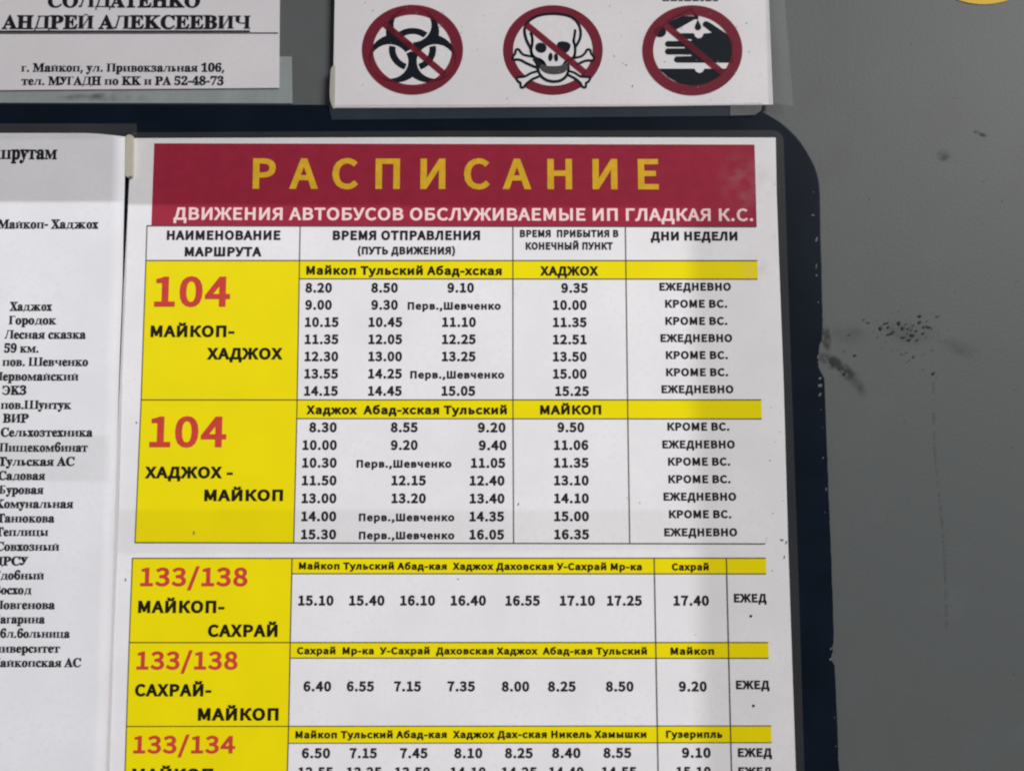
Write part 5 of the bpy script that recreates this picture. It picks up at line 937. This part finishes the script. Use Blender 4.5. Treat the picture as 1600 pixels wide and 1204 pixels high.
# ------------------------------------------------------------------ round sticker, cut by the top of the frame
st = Ink(0.0006)
sk = thing('round_sticker', 'plain yellow round sticker at the upper right of the grey wall', 'sticker', 1537, 7)
slab('disc', [(1537 + 118*math.cos(2*math.pi*k/96), -111 + 118*math.sin(2*math.pi*k/96)) for k in range(96)], 0.0001, 0.00025, ink('sticker_yellow', (0.74, 0.49, 0.06), 0.05, scale=80), sk)

# ------------------------------------------------------------------ added spot lamp with a window-shaped beam pattern drawn in its nodes
def beam():
    l = bpy.data.lights.new('patterned_beam', 'SPOT'); l.energy = 29; l.spot_size = R(60); l.spot_blend = 0.0
    l.shadow_soft_size = 0.0006; l.color = (0.97, 0.99, 1.0); l.use_nodes = True
    o = bpy.data.objects.new('patterned_beam', l); COL.objects.link(o)
    loc = Vector((-0.75, -1.15, 1.95)); tgt = at(640, 700)
    o.location = loc; rot = (tgt - loc).to_track_quat('-Z', 'Y'); o.rotation_euler = rot.to_euler()
    inv = rot.to_matrix().transposed()
    def loc2(px, py):
        q = inv @ (at(px, py, TD) - loc)
        return q.x / -q.z, q.y / -q.z
    nt = l.node_tree; L = nt.links; em = nt.nodes['Emission']
    tc = nt.nodes.new('ShaderNodeTexCoord'); sep = nt.nodes.new('ShaderNodeSeparateXYZ'); L.new(tc.outputs['Normal'], sep.inputs[0])
    def math_(op, a_, b_=None, c_=None):
        n = nt.nodes.new('ShaderNodeMath'); n.operation = op
        for i, x in enumerate((a_, b_, c_)):
            if x is None: continue
            if isinstance(x, (int, float)): n.inputs[i].default_value = x
            else: L.new(x, n.inputs[i])
        return n.outputs[0]
    az = math_('MULTIPLY', math_('ABSOLUTE', sep.outputs[2]), 1.0)
    X = math_('DIVIDE', sep.outputs[0], az); Y = math_('DIVIDE', sep.outputs[1], az)
    def side(p0, p1, soft):
        """1 on the left of the line p0->p1 (photo px), fading over `soft` px"""
        (x0, y0), (x1, y1) = loc2(*p0), loc2(*p1)
        nx, ny = -(y1 - y0), (x1 - x0); ln = math.hypot(nx, ny); nx /= ln; ny /= ln
        s_ = soft / 4800 / (tgt - loc).length
        dist = math_('ADD', math_('MULTIPLY', X, nx), math_('MULTIPLY_ADD', Y, ny, -(nx*x0 + ny*y0)))
        mr = nt.nodes.new('ShaderNodeMapRange'); mr.interpolation_type = 'SMOOTHSTEP'
        mr.inputs[1].default_value = -s_/2; mr.inputs[2].default_value = s_/2; L.new(dist, mr.inputs[0])
        return mr.outputs[0]
    top = side((1100, 324), (0, 319), 5)            # top limit drawn into the beam, lit below it
    right = side((1092, 900), (1078, 330), 34)       # right limit drawn into the beam, lit to its left
    # two dimmer bands drawn into the beam: one on the list, one on the timetable
    left_half = side((178, 900), (180, 500), 3)
    def between(y0, y1):
        a_ = side((1100, y0[1]), (0, y0[0]), 5); b_ = side((1100, y1[1]), (0, y1[0]), 5)
        return math_('SUBTRACT', a_, b_)
    bar_l = math_('MULTIPLY', between((682, 690), (754, 760)), left_half)
    bar_r = math_('MULTIPLY', between((796, 797), (866, 858)), math_('SUBTRACT', 1, left_half))
    bars = math_('SUBTRACT', 1, math_('MULTIPLY', math_('ADD', bar_l, bar_r), 0.30))
    f = math_('MULTIPLY', math_('MULTIPLY', top, right), bars)
    L.new(f, em.inputs['Strength'])
beam()
